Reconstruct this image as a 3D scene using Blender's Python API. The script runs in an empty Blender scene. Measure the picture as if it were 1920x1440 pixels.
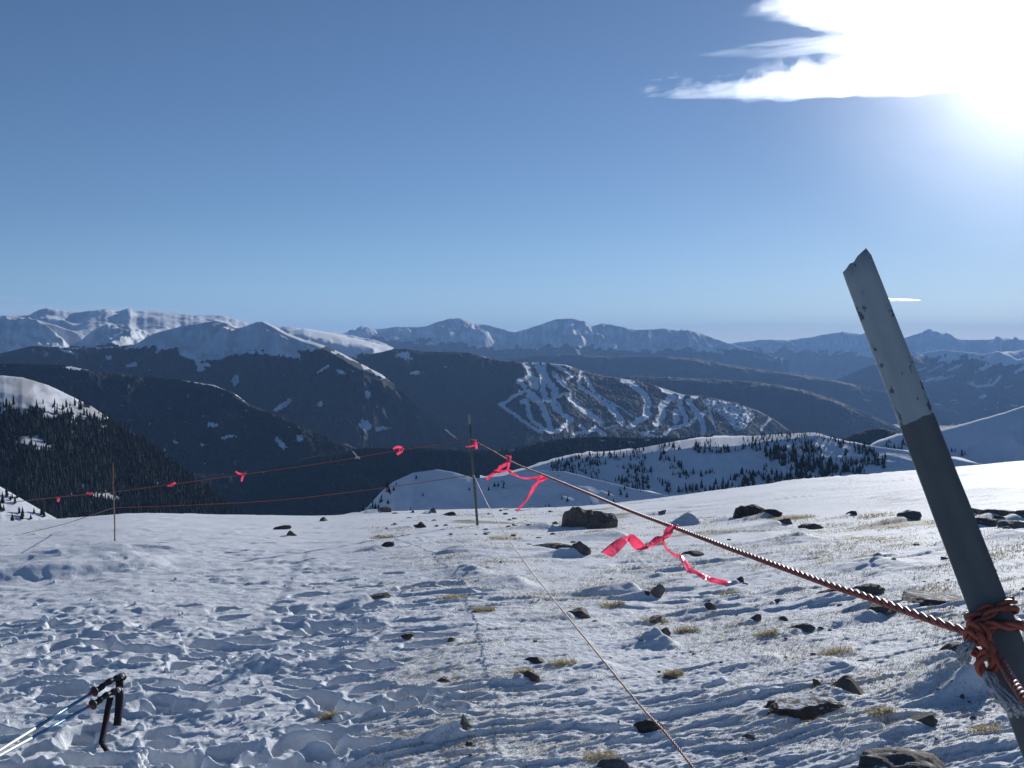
import bpy, bmesh, math, random
import numpy as np
from mathutils import Vector, Matrix

random.seed(7)
rng = np.random.default_rng(11)
S = bpy.context.scene
C = S.collection
R = math.radians

# ------------------------------------------------------------------ camera
FPX = 1925.0
PITCH = math.atan(70.0 / FPX)
EYE = np.array([0.0, 0.0, 1.6])
FW = np.array([0.0, math.cos(PITCH), -math.sin(PITCH)])
UP = np.array([0.0, math.sin(PITCH), math.cos(PITCH)])
cam_d = bpy.data.cameras.new("camera")
cam = bpy.data.objects.new("camera", cam_d)
C.objects.link(cam)
cam.location = EYE
cam.rotation_euler = (math.pi / 2 - PITCH, 0, 0)
cam_d.sensor_width = 36.0
cam_d.lens = 36.0 * FPX / 1920.0
cam_d.clip_start = 0.05
cam_d.clip_end = 150000.0
S.camera = cam


def pdir(px, py):
    cx = (np.asarray(px, float) - 960) / FPX
    cy = (720 - np.asarray(py, float)) / FPX
    return np.stack([cx, FW[1] + cy * UP[1], FW[2] + cy * UP[2]], -1)


def unproj(px, py, depth):
    return EYE + pdir(px, py) * depth


def project(x, y, z):
    dy, dz = y - EYE[1], z - EYE[2]
    d = dy * FW[1] + dz * FW[2]
    u = dy * UP[1] + dz * UP[2]
    return 960 + FPX * x / d, 720 - FPX * u / d


# ------------------------------------------------------------------ light
SUNV = pdir(1955, 85)
SUNV = SUNV / np.linalg.norm(SUNV)
SUN_EL = math.asin(SUNV[2])
SUN_AZ = math.atan2(SUNV[0], SUNV[1])

world = bpy.data.worlds.new("World")
S.world = world
world.use_nodes = True
wn = world.node_tree.nodes
wl = world.node_tree.links
wn.clear()
w_out = wn.new('ShaderNodeOutputWorld')
w_bg = wn.new('ShaderNodeBackground')
w_sky = wn.new('ShaderNodeTexSky')
w_sky.sky_type = 'NISHITA'
w_sky.sun_disc = False
w_sky.sun_elevation = SUN_EL
w_sky.sun_rotation = SUN_AZ
w_sky.altitude = 3600
w_sky.air_density = 1.0
w_sky.dust_density = 1.1
w_sky.ozone_density = 3.3
w_bg.inputs['Strength'].default_value = 0.07
wl.new(w_sky.outputs[0], w_bg.inputs['Color'])
wl.new(w_bg.outputs[0], w_out.inputs['Surface'])

sun_d = bpy.data.lights.new("sun", 'SUN')
sun = bpy.data.objects.new("sun", sun_d)
C.objects.link(sun)
sun_d.energy = 4.8
sun_d.angle = R(0.55)
sun_d.color = (1.0, 0.98, 0.955)
sun.rotation_euler = Vector(SUNV).to_track_quat('Z', 'Y').to_euler()
sun.location = (40, 60, 60)

S.view_settings.view_transform = 'Standard'
S.view_settings.look = 'None'
S.view_settings.gamma = 1.0
S.view_settings.use_curve_mapping = False
S.view_settings.exposure = 0.27
S.render.engine = 'CYCLES'
S.cycles.use_denoising = True
S.cycles.max_bounces = 6
S.cycles.diffuse_bounces = 3
S.cycles.transparent_max_bounces = 24
S.cycles.volume_bounces = 1


# ------------------------------------------------------------------ noise
_gt = rng.uniform(0, 2 * np.pi, 1024)
_GX = np.cos(_gt).astype(np.float32)
_GY = np.sin(_gt).astype(np.float32)


def _hash(ix, iy, seed):
    h = (ix.astype(np.uint32) * np.uint32(374761393) + iy.astype(np.uint32) * np.uint32(668265263)
         + np.uint32((seed * 2246822519) & 0xffffffff))
    h = (h ^ (h >> np.uint32(13))) * np.uint32(1274126177)
    h = h ^ (h >> np.uint32(16))
    return h


def perlin(x, y, seed=0):
    x = np.asarray(x, np.float64)
    y = np.asarray(y, np.float64)
    fx0 = np.floor(x)
    fy0 = np.floor(y)
    ix = fx0.astype(np.int64)
    iy = fy0.astype(np.int64)
    fx = (x - fx0).astype(np.float32)
    fy = (y - fy0).astype(np.float32)
    u = fx * fx * fx * (fx * (fx * 6 - 15) + 10)
    v = fy * fy * fy * (fy * (fy * 6 - 15) + 10)

    def g(dx, dy):
        h = _hash(ix + dx, iy + dy, seed) & np.uint32(1023)
        return _GX[h] * (fx - dx) + _GY[h] * (fy - dy)
    a = g(0, 0)
    b = g(1, 0)
    c = g(0, 1)
    d = g(1, 1)
    a = a + u * (b - a)
    c = c + u * (d - c)
    return (a + v * (c - a)) * 1.4


def fbm(x, y, seed=0, octv=4, gain=0.5):
    s = 0
    amp = 1.0
    for i in range(octv):
        s = s + amp * perlin(x * 2 ** i + 17.3 * i, y * 2 ** i - 9.1 * i, seed + i)
        amp *= gain
    return s


def ridged(x, y, seed=0, octv=4, gain=0.5):
    s = 0
    amp = 1.0
    tot = 0
    for i in range(octv):
        s = s + amp * (1 - 2 * np.abs(perlin(x * 2 ** i + 7.7 * i, y * 2 ** i + 3.1 * i, seed + i)))
        tot += amp
        amp *= gain
    return s / tot


def sstep(a, b, x):
    t = np.clip((np.asarray(x, float) - a) / (b - a), 0, 1)
    return t * t * (3 - 2 * t)


# ------------------------------------------------------------------ helpers
def mesh_from(name, V, F, mats=(), smooth=True, attrs=None, mat_idx=None):
    """V (n,3), F (m,k) uniform polygons, or list of polygons"""
    me = bpy.data.meshes.new(name)
    V = np.asarray(V, np.float32)
    me.vertices.add(len(V))
    me.vertices.foreach_set('co', V.ravel())
    if isinstance(F, np.ndarray):
        k = F.shape[1]
        loops = F.ravel().astype(np.int32)
        starts = np.arange(0, len(loops), k, dtype=np.int32)
        nf = len(F)
    else:
        loops = np.array([i for f in F for i in f], np.int32)
        lens = np.array([len(f) for f in F], np.int32)
        starts = np.concatenate([[0], np.cumsum(lens)[:-1]]).astype(np.int32)
        nf = len(F)
    me.loops.add(len(loops))
    me.loops.foreach_set('vertex_index', loops)
    me.polygons.add(nf)
    me.polygons.foreach_set('loop_start', starts)
    if smooth:
        me.polygons.foreach_set('use_smooth', np.ones(nf, bool))
    if mat_idx is not None:
        me.polygons.foreach_set('material_index', np.asarray(mat_idx, np.int32))
    for m in mats:
        me.materials.append(m)
    me.update(calc_edges=True)
    me.validate()
    for k_, a in (attrs or {}).items():
        at = me.attributes.new(k_, 'FLOAT', 'POINT')
        at.data.foreach_set('value', np.asarray(a, np.float32).ravel())
    return me


def link(name, me, parent=None, loc=None):
    o = bpy.data.objects.new(name, me)
    C.objects.link(o)
    if parent is not None:
        o.parent = parent
    if loc is not None:
        o.location = loc
    return o


def tag(o, label=None, cat=None, group=None, kind=None):
    if label:
        o['label'] = label
    if cat:
        o['category'] = cat
    if group:
        o['group'] = group
    if kind:
        o['kind'] = kind
    return o


def empty(name, loc, label, cat, group=None):
    o = bpy.data.objects.new(name, None)
    C.objects.link(o)
    o.location = loc
    o.empty_display_size = 0.1
    return tag(o, label, cat, group)


def grid_faces(nr, nc, wrap=False):
    i = np.arange(nr - 1)[:, None]
    j = np.arange(nc if wrap else nc - 1)[None, :]
    j2 = (j + 1) % nc
    a = i * nc + j
    b = i * nc + j2
    c = (i + 1) * nc + j2
    d = (i + 1) * nc + j
    return np.stack([a + 0 * j, b, c, d], -1).reshape(-1, 4)


def new_mat(name):
    m = bpy.data.materials.new(name)
    m.use_nodes = True
    nt = m.node_tree
    b = nt.nodes['Principled BSDF']
    return m, nt, b


def N(nt, t, **kw):
    n = nt.nodes.new(t)
    for k, v in kw.items():
        setattr(n, k, v)
    return n


def noise_node(nt, scale, detail=3, rough=0.55, coord='Object', vec_scale=None):
    tc = N(nt, 'ShaderNodeTexCoord')
    n = N(nt, 'ShaderNodeTexNoise')
    n.inputs['Scale'].default_value = scale
    n.inputs['Detail'].default_value = detail
    n.inputs['Roughness'].default_value = rough
    if vec_scale:
        mp = N(nt, 'ShaderNodeMapping')
        mp.inputs['Scale'].default_value = vec_scale
        nt.links.new(tc.outputs[coord], mp.inputs[0])
        nt.links.new(mp.outputs[0], n.inputs['Vector'])
    else:
        nt.links.new(tc.outputs[coord], n.inputs['Vector'])
    return n


def ramp(nt, src, stops):
    r = N(nt, 'ShaderNodeValToRGB')
    el = r.color_ramp.elements
    while len(el) < len(stops):
        el.new(0.5)
    for e, (p, c) in zip(el, stops):
        e.position = p
        e.color = (c, c, c, 1) if isinstance(c, (int, float)) else (*c, 1)
    nt.links.new(src, r.inputs['Fac'])
    return r


def mixcol(nt, fac, a, b):
    m = N(nt, 'ShaderNodeMix', data_type='RGBA')
    if hasattr(fac, 'is_linked'):
        nt.links.new(fac, m.inputs[0])
    else:
        m.inputs[0].default_value = fac
    for s, i in ((a, 6), (b, 7)):
        if hasattr(s, 'is_linked'):
            nt.links.new(s, m.inputs[i])
        else:
            m.inputs[i].default_value = (*s, 1)
    return m.outputs[2]


def bump(nt, b, src, strength, dist):
    bn = N(nt, 'ShaderNodeBump')
    bn.inputs['Strength'].default_value = strength
    bn.inputs['Distance'].default_value = dist
    nt.links.new(src, bn.inputs['Height'])
    nt.links.new(bn.outputs[0], b.inputs['Normal'])
    return bn


def set_p(b, color=None, rough=None, spec=None, metal=None):
    if color is not None:
        b.inputs['Base Color'].default_value = (*color, 1)
    if rough is not None:
        b.inputs['Roughness'].default_value = rough
    if spec is not None:
        b.inputs['Specular IOR Level'].default_value = spec
    if metal is not None:
        b.inputs['Metallic'].default_value = metal


# ------------------------------------------------------------------ materials
def mat_snow():
    m, nt, b = new_mat('wind_packed_snow')
    at = N(nt, 'ShaderNodeAttribute', attribute_name='bare')
    n1 = noise_node(nt, 5, 5, 0.65)
    n2 = noise_node(nt, 45, 4, 0.7)
    snowc = mixcol(nt, ramp(nt, n1.outputs[0], [(0.3, 0.0), (0.7, 1.0)]).outputs[0], (0.79, 0.83, 0.88), (0.86, 0.88, 0.90))
    dirt = mixcol(nt, n2.outputs[0], (0.15, 0.12, 0.075), (0.38, 0.32, 0.21))
    add = N(nt, 'ShaderNodeMath', operation='ADD')
    nt.links.new(at.outputs['Fac'], add.inputs[0])
    mul = N(nt, 'ShaderNodeMath', operation='MULTIPLY_ADD')
    nt.links.new(n2.outputs[0], mul.inputs[0])
    mul.inputs[1].default_value = 1.6
    mul.inputs[2].default_value = -0.8
    nt.links.new(mul.outputs[0], add.inputs[1])
    fac = ramp(nt, add.outputs[0], [(0.50, 0.0), (0.78, 0.9)])
    nt.links.new(mixcol(nt, fac.outputs[0], snowc, dirt), b.inputs['Base Color'])
    set_p(b, rough=0.7, spec=0.10)
    b.inputs['Subsurface Weight'].default_value = 0.15
    b.inputs['Subsurface Radius'].default_value = (0.010, 0.012, 0.014)
    b.inputs['Subsurface Scale'].default_value = 1.0
    n3 = noise_node(nt, 38, 7, 0.72)
    bump(nt, b, n3.outputs[0], 0.6, 0.022)
    return m


def mat_mountain():
    m, nt, b = new_mat('snow_and_forest_slope')
    at = N(nt, 'ShaderNodeAttribute', attribute_name='snow')
    rk = N(nt, 'ShaderNodeAttribute', attribute_name='rock')
    n1 = noise_node(nt, 0.06, 4, 0.7)
    n2 = noise_node(nt, 0.012, 5, 0.6)
    forest = mixcol(nt, n1.outputs[0], (0.005, 0.008, 0.010), (0.014, 0.019, 0.022))
    speck = ramp(nt, n2.outputs[0], [(0.68, 0.0), (0.82, 0.07)])
    forest = mixcol(nt, speck.outputs[0], forest, (0.6, 0.63, 0.68))
    snowc = mixcol(nt, rk.outputs['Fac'], (0.84, 0.86, 0.89), (0.24, 0.22, 0.20))
    add = N(nt, 'ShaderNodeMath', operation='MULTIPLY_ADD')
    nt.links.new(n1.outputs[0], add.inputs[0])
    add.inputs[1].default_value = 0.5
    nt.links.new(at.outputs['Fac'], add.inputs[2])
    fac = ramp(nt, add.outputs[0], [(0.62, 0.0), (0.86, 1.0)])
    nt.links.new(mixcol(nt, fac.outputs[0], forest, snowc), b.inputs['Base Color'])
    set_p(b, rough=0.9, spec=0.1)
    return m


def mat_rock(name, dark, light, scale=18, snow=0.80):
    m, nt, b = new_mat(name)
    n1 = noise_node(nt, scale, 6, 0.7)
    n2 = noise_node(nt, scale * 4, 4, 0.7)
    c = mixcol(nt, ramp(nt, n1.outputs[0], [(0.3, 0.0), (0.7, 1.0)]).outputs[0], dark, light)
    c = mixcol(nt, ramp(nt, n2.outputs[0], [(0.55, 0.0), (0.75, 0.6)]).outputs[0], c, tuple(0.5 * x for x in dark))
    # wind-blown snow caught on top
    geo = N(nt, 'ShaderNodeNewGeometry')
    sep = N(nt, 'ShaderNodeSeparateXYZ')
    nt.links.new(geo.outputs['Normal'], sep.inputs[0])
    ad = N(nt, 'ShaderNodeMath', operation='MULTIPLY_ADD')
    nt.links.new(n1.outputs[0], ad.inputs[0])
    ad.inputs[1].default_value = 0.9
    nt.links.new(sep.outputs[2], ad.inputs[2])
    ad2 = N(nt, 'ShaderNodeMath', operation='SUBTRACT')
    nt.links.new(ad.outputs[0], ad2.inputs[0])
    ad2.inputs[1].default_value = 0.55
    sf = ramp(nt, ad2.outputs[0], [(snow, 0.0), (snow + .06, 1.0)])
    c = mixcol(nt, sf.outputs[0], c, (0.8, 0.83, 0.88))
    nt.links.new(c, b.inputs['Base Color'])
    set_p(b, rough=0.85, spec=0.25)
    bump(nt, b, n2.outputs[0], 0.6, 0.012)
    return m


def mat_plain(name, color, rough=0.6, spec=0.3, metal=0.0, var=0.25, scale=20, bumpd=0.0):
    m, nt, b = new_mat(name)
    n = noise_node(nt, scale, 4, 0.6)
    c = mixcol(nt, n.outputs[0], tuple(x * (1 - var) for x in color), tuple(min(1, x * (1 + var)) for x in color))
    nt.links.new(c, b.inputs['Base Color'])
    set_p(b, rough=rough, spec=spec, metal=metal)
    if bumpd:
        bump(nt, b, n.outputs[0], 0.5, bumpd)
    return m


def mat_ribbon():
    m, nt, b = new_mat('pink_flagging_tape')
    n = noise_node(nt, 60, 3)
    c = mixcol(nt, n.outputs[0], (1.0, 0.25, 0.38), (1.0, 0.32, 0.46))
    nt.links.new(c, b.inputs['Base Color'])
    set_p(b, rough=0.32, spec=0.5)
    tr = N(nt, 'ShaderNodeBsdfTranslucent')
    nt.links.new(c, tr.inputs['Color'])
    mx = N(nt, 'ShaderNodeMixShader')
    mx.inputs[0].default_value = 0.78
    nt.links.new(b.outputs[0], mx.inputs[1])
    nt.links.new(tr.outputs[0], mx.inputs[2])
    nt.links.new(mx.outputs[0], nt.nodes['Material Output'].inputs['Surface'])
    return m


def mat_post(white_from):
    """dark weathered steel, tip dipped in white paint that has flaked"""
    m, nt, b = new_mat('painted_steel')
    tc = N(nt, 'ShaderNodeTexCoord')
    sep = N(nt, 'ShaderNodeSeparateXYZ')
    nt.links.new(tc.outputs['Object'], sep.inputs[0])
    # slightly tilted paint line
    tl = N(nt, 'ShaderNodeMath', operation='MULTIPLY_ADD')
    nt.links.new(sep.outputs[0], tl.inputs[0])
    tl.inputs[1].default_value = -0.12
    nt.links.new(sep.outputs[2], tl.inputs[2])
    nl = noise_node(nt, 40, 2)
    t2 = N(nt, 'ShaderNodeMath', operation='MULTIPLY_ADD')
    nt.links.new(nl.outputs[0], t2.inputs[0])
    t2.inputs[1].default_value = 0.008
    nt.links.new(tl.outputs[0], t2.inputs[2])
    gt = N(nt, 'ShaderNodeMath', operation='GREATER_THAN')
    nt.links.new(t2.outputs[0], gt.inputs[0])
    gt.inputs[1].default_value = white_from
    # flakes: stretched along the post, more near left edge
    fl = noise_node(nt, 70, 4, 0.65, vec_scale=(1, 1, 0.45))
    ab = N(nt, 'ShaderNodeMath', operation='ABSOLUTE')
    nt.links.new(sep.outputs[0], ab.inputs[0])
    ed = N(nt, 'ShaderNodeMath', operation='MULTIPLY_ADD')
    nt.links.new(ab.outputs[0], ed.inputs[0])
    ed.inputs[1].default_value = 4.2
    nt.links.new(fl.outputs[0], ed.inputs[2])
    big = noise_node(nt, 9, 2)
    ed2 = N(nt, 'ShaderNodeMath', operation='MULTIPLY_ADD')
    nt.links.new(big.outputs[0], ed2.inputs[0])
    ed2.inputs[1].default_value = 0.5
    nt.links.new(ed.outputs[0], ed2.inputs[2])
    keep = ramp(nt, ed2.outputs[0], [(0.940, 1.0), (0.965, 0.0)])
    fac = N(nt, 'ShaderNodeMath', operation='MULTIPLY')
    nt.links.new(gt.outputs[0], fac.inputs[0])
    nt.links.new(keep.outputs[0], fac.inputs[1])
    n2 = noise_node(nt, 25, 5, 0.7, vec_scale=(1, 1, 0.3))
    steel = mixcol(nt, n2.outputs[0], (0.095, 0.096, 0.088), (0.20, 0.198, 0.182))
    white = mixcol(nt, n2.outputs[0], (0.34, 0.37, 0.35), (0.54, 0.56, 0.53))
    nt.links.new(mixcol(nt, fac.outputs[0], steel, white), b.inputs['Base Color'])
    set_p(b, rough=0.55, spec=0.35)
    bump(nt, b, fac.outputs[0], 0.3, 0.001)
    return m


M_SNOW = mat_snow()
M_MTN = mat_mountain()
M_ROCK = [mat_rock('dark_schist', (0.075, 0.062, 0.054), (0.22, 0.19, 0.165), 18, .93),
          mat_rock('grey_schist', (0.095, 0.087, 0.080), (0.28, 0.26, 0.23), 25, .94),
          mat_rock('rusty_schist', (0.060, 0.042, 0.032), (0.19, 0.145, 0.11), 22, .86)]
M_RIB = mat_ribbon()
M_ROPE = mat_plain('orange_poly_rope', (0.37, 0.09, 0.055), 0.5, 0.3, var=0.35, scale=45)
M_ROPE_DK = mat_plain('dark_poly_rope', (0.28, 0.08, 0.05), 0.5, 0.3, var=0.35, scale=45)
M_ROPE_FAR = mat_plain('thin_orange_rope', (0.33, 0.10, 0.065), 0.5, 0.4, var=0.2, scale=30)
M_FRAY = mat_plain('frayed_white_fibre', (0.50, 0.49, 0.48), 0.9, 0.1, var=0.25, scale=160, bumpd=0.004)
M_TREE = mat_plain('dark_conifer_needles', (0.020, 0.025, 0.020), 0.9, 0.1, var=0.45, scale=0.5)
M_BARK = mat_plain('grey_bark', (0.09, 0.075, 0.06), 0.9, 0.1)
M_GRASS = mat_plain('dry_straw_grass', (0.42, 0.35, 0.21), 0.8, 0.15, var=0.3, scale=4)
_nt = M_GRASS.node_tree
_tr = N(_nt, 'ShaderNodeBsdfTranslucent')
_tr.inputs['Color'].default_value = (.42, .35, .20, 1)
_mx = N(_nt, 'ShaderNodeMixShader')
_mx.inputs[0].default_value = .4
_nt.links.new(_nt.nodes['Principled BSDF'].outputs[0], _mx.inputs[1])
_nt.links.new(_tr.outputs[0], _mx.inputs[2])
_nt.links.new(_mx.outputs[0], _nt.nodes['Material Output'].inputs['Surface'])


# ------------------------------------------------------------------ near ground
E_PX = np.array([-400, 0, 100, 230, 330, 600, 700, 900, 1030, 1180, 1300, 1500, 1700, 1920, 2300], float)
E_PY = np.array([1000, 984, 977, 967, 968, 971, 964, 958, 956, 944, 929, 904, 887, 867, 845], float)
RE_PX = np.array([-400, 0, 900, 1100, 1300, 1600, 2300], float)
RE_V = np.array([22, 22, 22, 24, 29, 34, 40], float)
_t = np.arange(-400, 2301, 5.0)
_k = np.exp(-(np.arange(-24, 25) / 11.0) ** 2)
_k /= _k.sum()
E_PY = np.convolve(np.pad(np.interp(_t, E_PX, E_PY), 24, mode='edge'), _k, 'valid')
RE_V = np.convolve(np.pad(np.interp(_t, RE_PX, RE_V), 24, mode='edge'), _k, 'valid')
E_PX = RE_PX = _t
PHI_LIM = R(33)


def az_px(x, y):
    phi = np.clip(np.arctan2(x, y), -PHI_LIM, PHI_LIM)
    return 960 + FPX * np.tan(phi)


def base_z(x, y):
    x = np.asarray(x, float)
    y = np.asarray(y, float)
    r = np.hypot(x, y)
    px = az_px(x, y)
    cphi = np.cos(np.clip(np.arctan2(x, y), -PHI_LIM, PHI_LIM))
    tE = (np.interp(px, E_PX, E_PY) - 650) / FPX * cphi
    re = np.interp(px, RE_PX, RE_V)
    back = sstep(R(50), R(110), np.abs(np.arctan2(x, y)))
    tE = tE * (1 - back) + 0.05 * back
    re = re * (1 - back) + 60 * back
    a = tE - 3.2 / re
    b = 1.6 / re ** 2
    rl = 1.5 * re
    z = -a * r - b * r * r
    sl = a + 2 * b * rl
    zz = -a * rl - b * rl * rl - sl * (r - rl) - 0.0006 * (r - rl) ** 2
    return np.where(r < rl, z, zz)


_rg = np.concatenate([np.linspace(0.6, 12, 1600), np.linspace(12.01, 60, 1600)])


def base_hit(px, py):
    d = pdir(px, py)
    h = math.hypot(d[0], d[1])
    xs = d[0] / h * _rg
    ys = d[1] / h * _rg
    zr = EYE[2] + d[2] / h * _rg
    i = np.argmax(zr <= base_z(xs, ys))
    if i == 0:
        i = 2200
    return np.array([xs[i], ys[i], base_z(xs[i], ys[i])]), math.hypot(xs[i], ys[i])


WD = R(29)
WU = np.array([math.cos(WD), math.sin(WD)])
WV = np.array([-math.sin(WD), math.cos(WD)])
PITS = []      # (x, y, rx, ry, rot, depth, rim)
DRIFTS = []    # (x, y, width, length, height)
MOUNDS = []    # (x, y, rx, ry, rot, h)


def seg_dist(px, py, pts):
    d = np.full(px.shape, 1e9)
    for (x0, y0), (x1, y1) in zip(pts[:-1], pts[1:]):
        vx, vy = x1 - x0, y1 - y0
        t = np.clip(((px - x0) * vx + (py - y0) * vy) / (vx * vx + vy * vy + 1e-9), 0, 1)
        d = np.minimum(d, np.hypot(px - x0 - t * vx, py - y0 - t * vy))
    return d


def catmull(P, n):
    P = np.asarray(P, float)
    Q = np.concatenate([[2 * P[0] - P[1]], P, [2 * P[-1] - P[-2]]])
    out = []
    for i in range(len(P) - 1):
        a, b, c, d = Q[i:i + 4]
        t = np.linspace(0, 1, n, endpoint=False)[:, None]
        out.append(.5 * ((2 * b) + (-a + c) * t + (2 * a - 5 * b + 4 * c - d) * t ** 2 + (-a + 3 * b - 3 * c + d) * t ** 3))
    out.append(P[-1:])
    return np.concatenate(out)


def terrace(n, k, e):
    t = n * k
    f = np.floor(t)
    fr = t - f
    return (f + sstep(0.5 - e, 0.5 + e, fr)) / k


def trample_mask(x, y, zb):
    px = az_px(x, y)
    py = 650 + FPX * (1.6 - zb) / np.maximum(np.hypot(x, y), 0.1)
    edge = np.interp(py, [1000, 1060, 1100, 1150, 1250, 1350, 1440], [500, 690, 800, 760, 660, 640, 700])
    wob = 60 * perlin(x * 1.3, y * 1.3, 91)
    m = 1 - sstep(-70, 60, px + wob - edge)
    low = np.interp(py, [985, 1010, 1080, 1150, 1210, 1300], [0.40, 0.42, 0.36, 0.55, 0.85, 1.0])
    return m * low * (1 - .75 * np.exp(-((x + 1.75) / .55) ** 2 - ((y - 4.55) / .45) ** 2))


def ground_z(x, y, dr=0.01):
    x = np.asarray(x, float)
    y = np.asarray(y, float)
    zb = base_z(x, y)
    r = np.hypot(x, y)
    px = az_px(x, y)
    ahead = (y > 0)
    fade = 1 - sstep(70, 140, r)
    tr = trample_mask(x, y, zb) * ahead
    smooth_far = sstep(18, 22, r + 1.5 * perlin(x * .3, y * .3, 5)) * sstep(1100, 1250, px)
    # wind-carved sastrugi
    wx = 0.2 * perlin(x * 0.7, y * 0.7, 21)
    wy = 0.25 * perlin(x * 0.7 + 31, y * 0.7, 22)
    u = (x * WU[0] + y * WU[1]) + wx
    v = (x * WV[0] + y * WV[1]) + wy * 0.4
    sa = (0.78 + 0.22 * sstep(560, 900, px)) * (1 - 0.30 * smooth_far) * (1 - 0.70 * tr)
    patch = 0.42 + 0.6 * sstep(-0.35, 0.45, perlin(x * .55, y * .55, 8))
    def scarps(W, L, A, seed, cover):
        """wind scarps: steep on the lee side facing the viewer, long tail behind"""
        ph = v / W + 1.5 * perlin(u / L, v / (2.2 * W), seed) + 0.40 * perlin(u / (0.35 * L), v / (0.6 * W), seed + 1)
        k = np.floor(ph)
        f = ph - k
        rnd = perlin(u / (0.8 * L) + 13.7 * k, k * 7.31 + 0.5, seed + 2)
        am = sstep(cover, cover + 0.45, rnd)
        e = np.clip(1.8 * dr / W, 0.07, 0.55)
        return A * am * sstep(0.0, 1.0, f / e) * (1 - sstep(0.0, 1.0, (f - e) / (1 - e)))
    kk = lambda W: np.clip((W / dr - 1.2) / 2.0, 0, 1)
    h = kk(.26) * scarps(0.30, 1.5, 0.026, 301, 0.05)
    h = h + kk(.115) * scarps(0.125, 0.85, 0.021, 311, -0.08)
    h = h + kk(.055) * scarps(0.055, 0.5, 0.012, 321, -0.15)
    h = h + kk(.028) * scarps(0.028, 0.35, 0.006, 351, -0.28)
    h = h + (1 - 0.8 * kk(.26)) * scarps(0.85, 4.5, 0.060, 331, -0.1)
    h = h + 0.008 * perlin(u / 0.5, v / 0.12, 33) * kk(.12)
    h = h * sa * patch
    # larger smooth undulation
    h = h + 0.028 * perlin(x / 2.6, y / 2.6, 41) * (1 - smooth_far * .5) + 0.09 * perlin(x / 7.0, y / 9.0, 42) * sstep(3, 8, r)
    # rough scattered grains everywhere
    n5 = perlin(x / 0.11, y / 0.11, 45)
    h = h + (kk(.11) * (0.005 + .002 * (1 - sstep(560, 900, px))) * n5 + (1 - sstep(560, 900, px)) * .010 * kk(.26) * np.maximum(0, perlin(x / .30, y / .2, 48)) + kk(.045) * 0.0045 * perlin(x / .045, y / .045, 46) + kk(.02) * 0.0022 * perlin(x / .02, y / .02, 47)) * (1 - smooth_far)
    # trampled, clotted snow
    b1 = np.abs(perlin(x / 0.62, y / 0.62, 51))
    b2 = np.abs(perlin(x / 0.27, y / 0.27, 52))
    b3 = np.abs(perlin(x / 0.115, y / 0.115, 53))
    b4 = np.abs(perlin(x / 0.05, y / 0.05, 54))
    c1 = terrace(perlin(x / 0.42 + 3, y / 0.36, 55), 1.7, 0.12)
    lump = sstep(-.25, .45, perlin(x / 0.8, y / 0.7, 56)) * 0.8 + .2
    h = h + tr * lump * (0.040 * b1 + 0.042 * b2 + 0.026 * b3 * kk(.1) + 0.014 * b4 * kk(.05) + 0.038 * c1 - 0.03)
    h = h - 0.05 * np.exp(-((x + 1.72) / .5) ** 2 - ((y - 4.5) / .45) ** 2)
    h = h * fade
    for (x0, y0, rx, ry, rot, dp, rim) in PITS:
        m = (np.abs(x - x0) < 2.2 * max(rx, ry)) & (np.abs(y - y0) < 2.2 * max(rx, ry))
        if not m.any():
            continue
        xx = x[m] - x0
        yy = y[m] - y0
        a = (xx * math.cos(rot) + yy * math.sin(rot)) / rx
        b = (-xx * math.sin(rot) + yy * math.cos(rot)) / ry
        q = np.sqrt(a * a + b * b) + 0.16 * perlin(x[m] / .12, y[m] / .12, 61)
        h[m] += -dp * (1 - sstep(0.62, 1.05, q)) + rim * np.exp(-((q - 1.22) / 0.2) ** 2)
    for (x0, y0, w, L, hh) in DRIFTS:
        m = (np.abs(x - x0) < L * 1.2 + w) & (np.abs(y - y0) < L * 1.2 + w)
        if not m.any():
            continue
        xx = x[m] - x0
        yy = y[m] - y0
        s = -(xx * WU[0] + yy * WU[1])
        c = (xx * WV[0] + yy * WV[1])
        ww = w * (1 - 0.75 * np.clip(s / L, 0, 1))
        prof = np.where(s < 0, np.exp(-(s / (0.5 * w)) ** 2), np.clip(1 - s / L, 0, 1) ** 1.3)
        cr = np.clip(1 - np.abs(c) / (1.25 * ww), 0, 1)
        h[m] += hh * prof * (cr * cr * (3 - 2 * cr))
    for (x0, y0, rx, ry, rot, hh) in MOUNDS:
        m = (np.abs(x - x0) < 1.6 * max(rx, ry)) & (np.abs(y - y0) < 1.6 * max(rx, ry))
        if not m.any():
            continue
        xx = x[m] - x0
        yy = y[m] - y0
        a = (xx * math.cos(rot) + yy * math.sin(rot)) / rx
        b = (-xx * math.sin(rot) + yy * math.cos(rot)) / ry
        q = np.sqrt(a * a + b * b) + 0.12 * perlin(x[m] / .3, y[m] / .3, 62)
        h[m] += hh * (1 - sstep(0.1, 1.1, q))
    return zb + h


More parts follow.
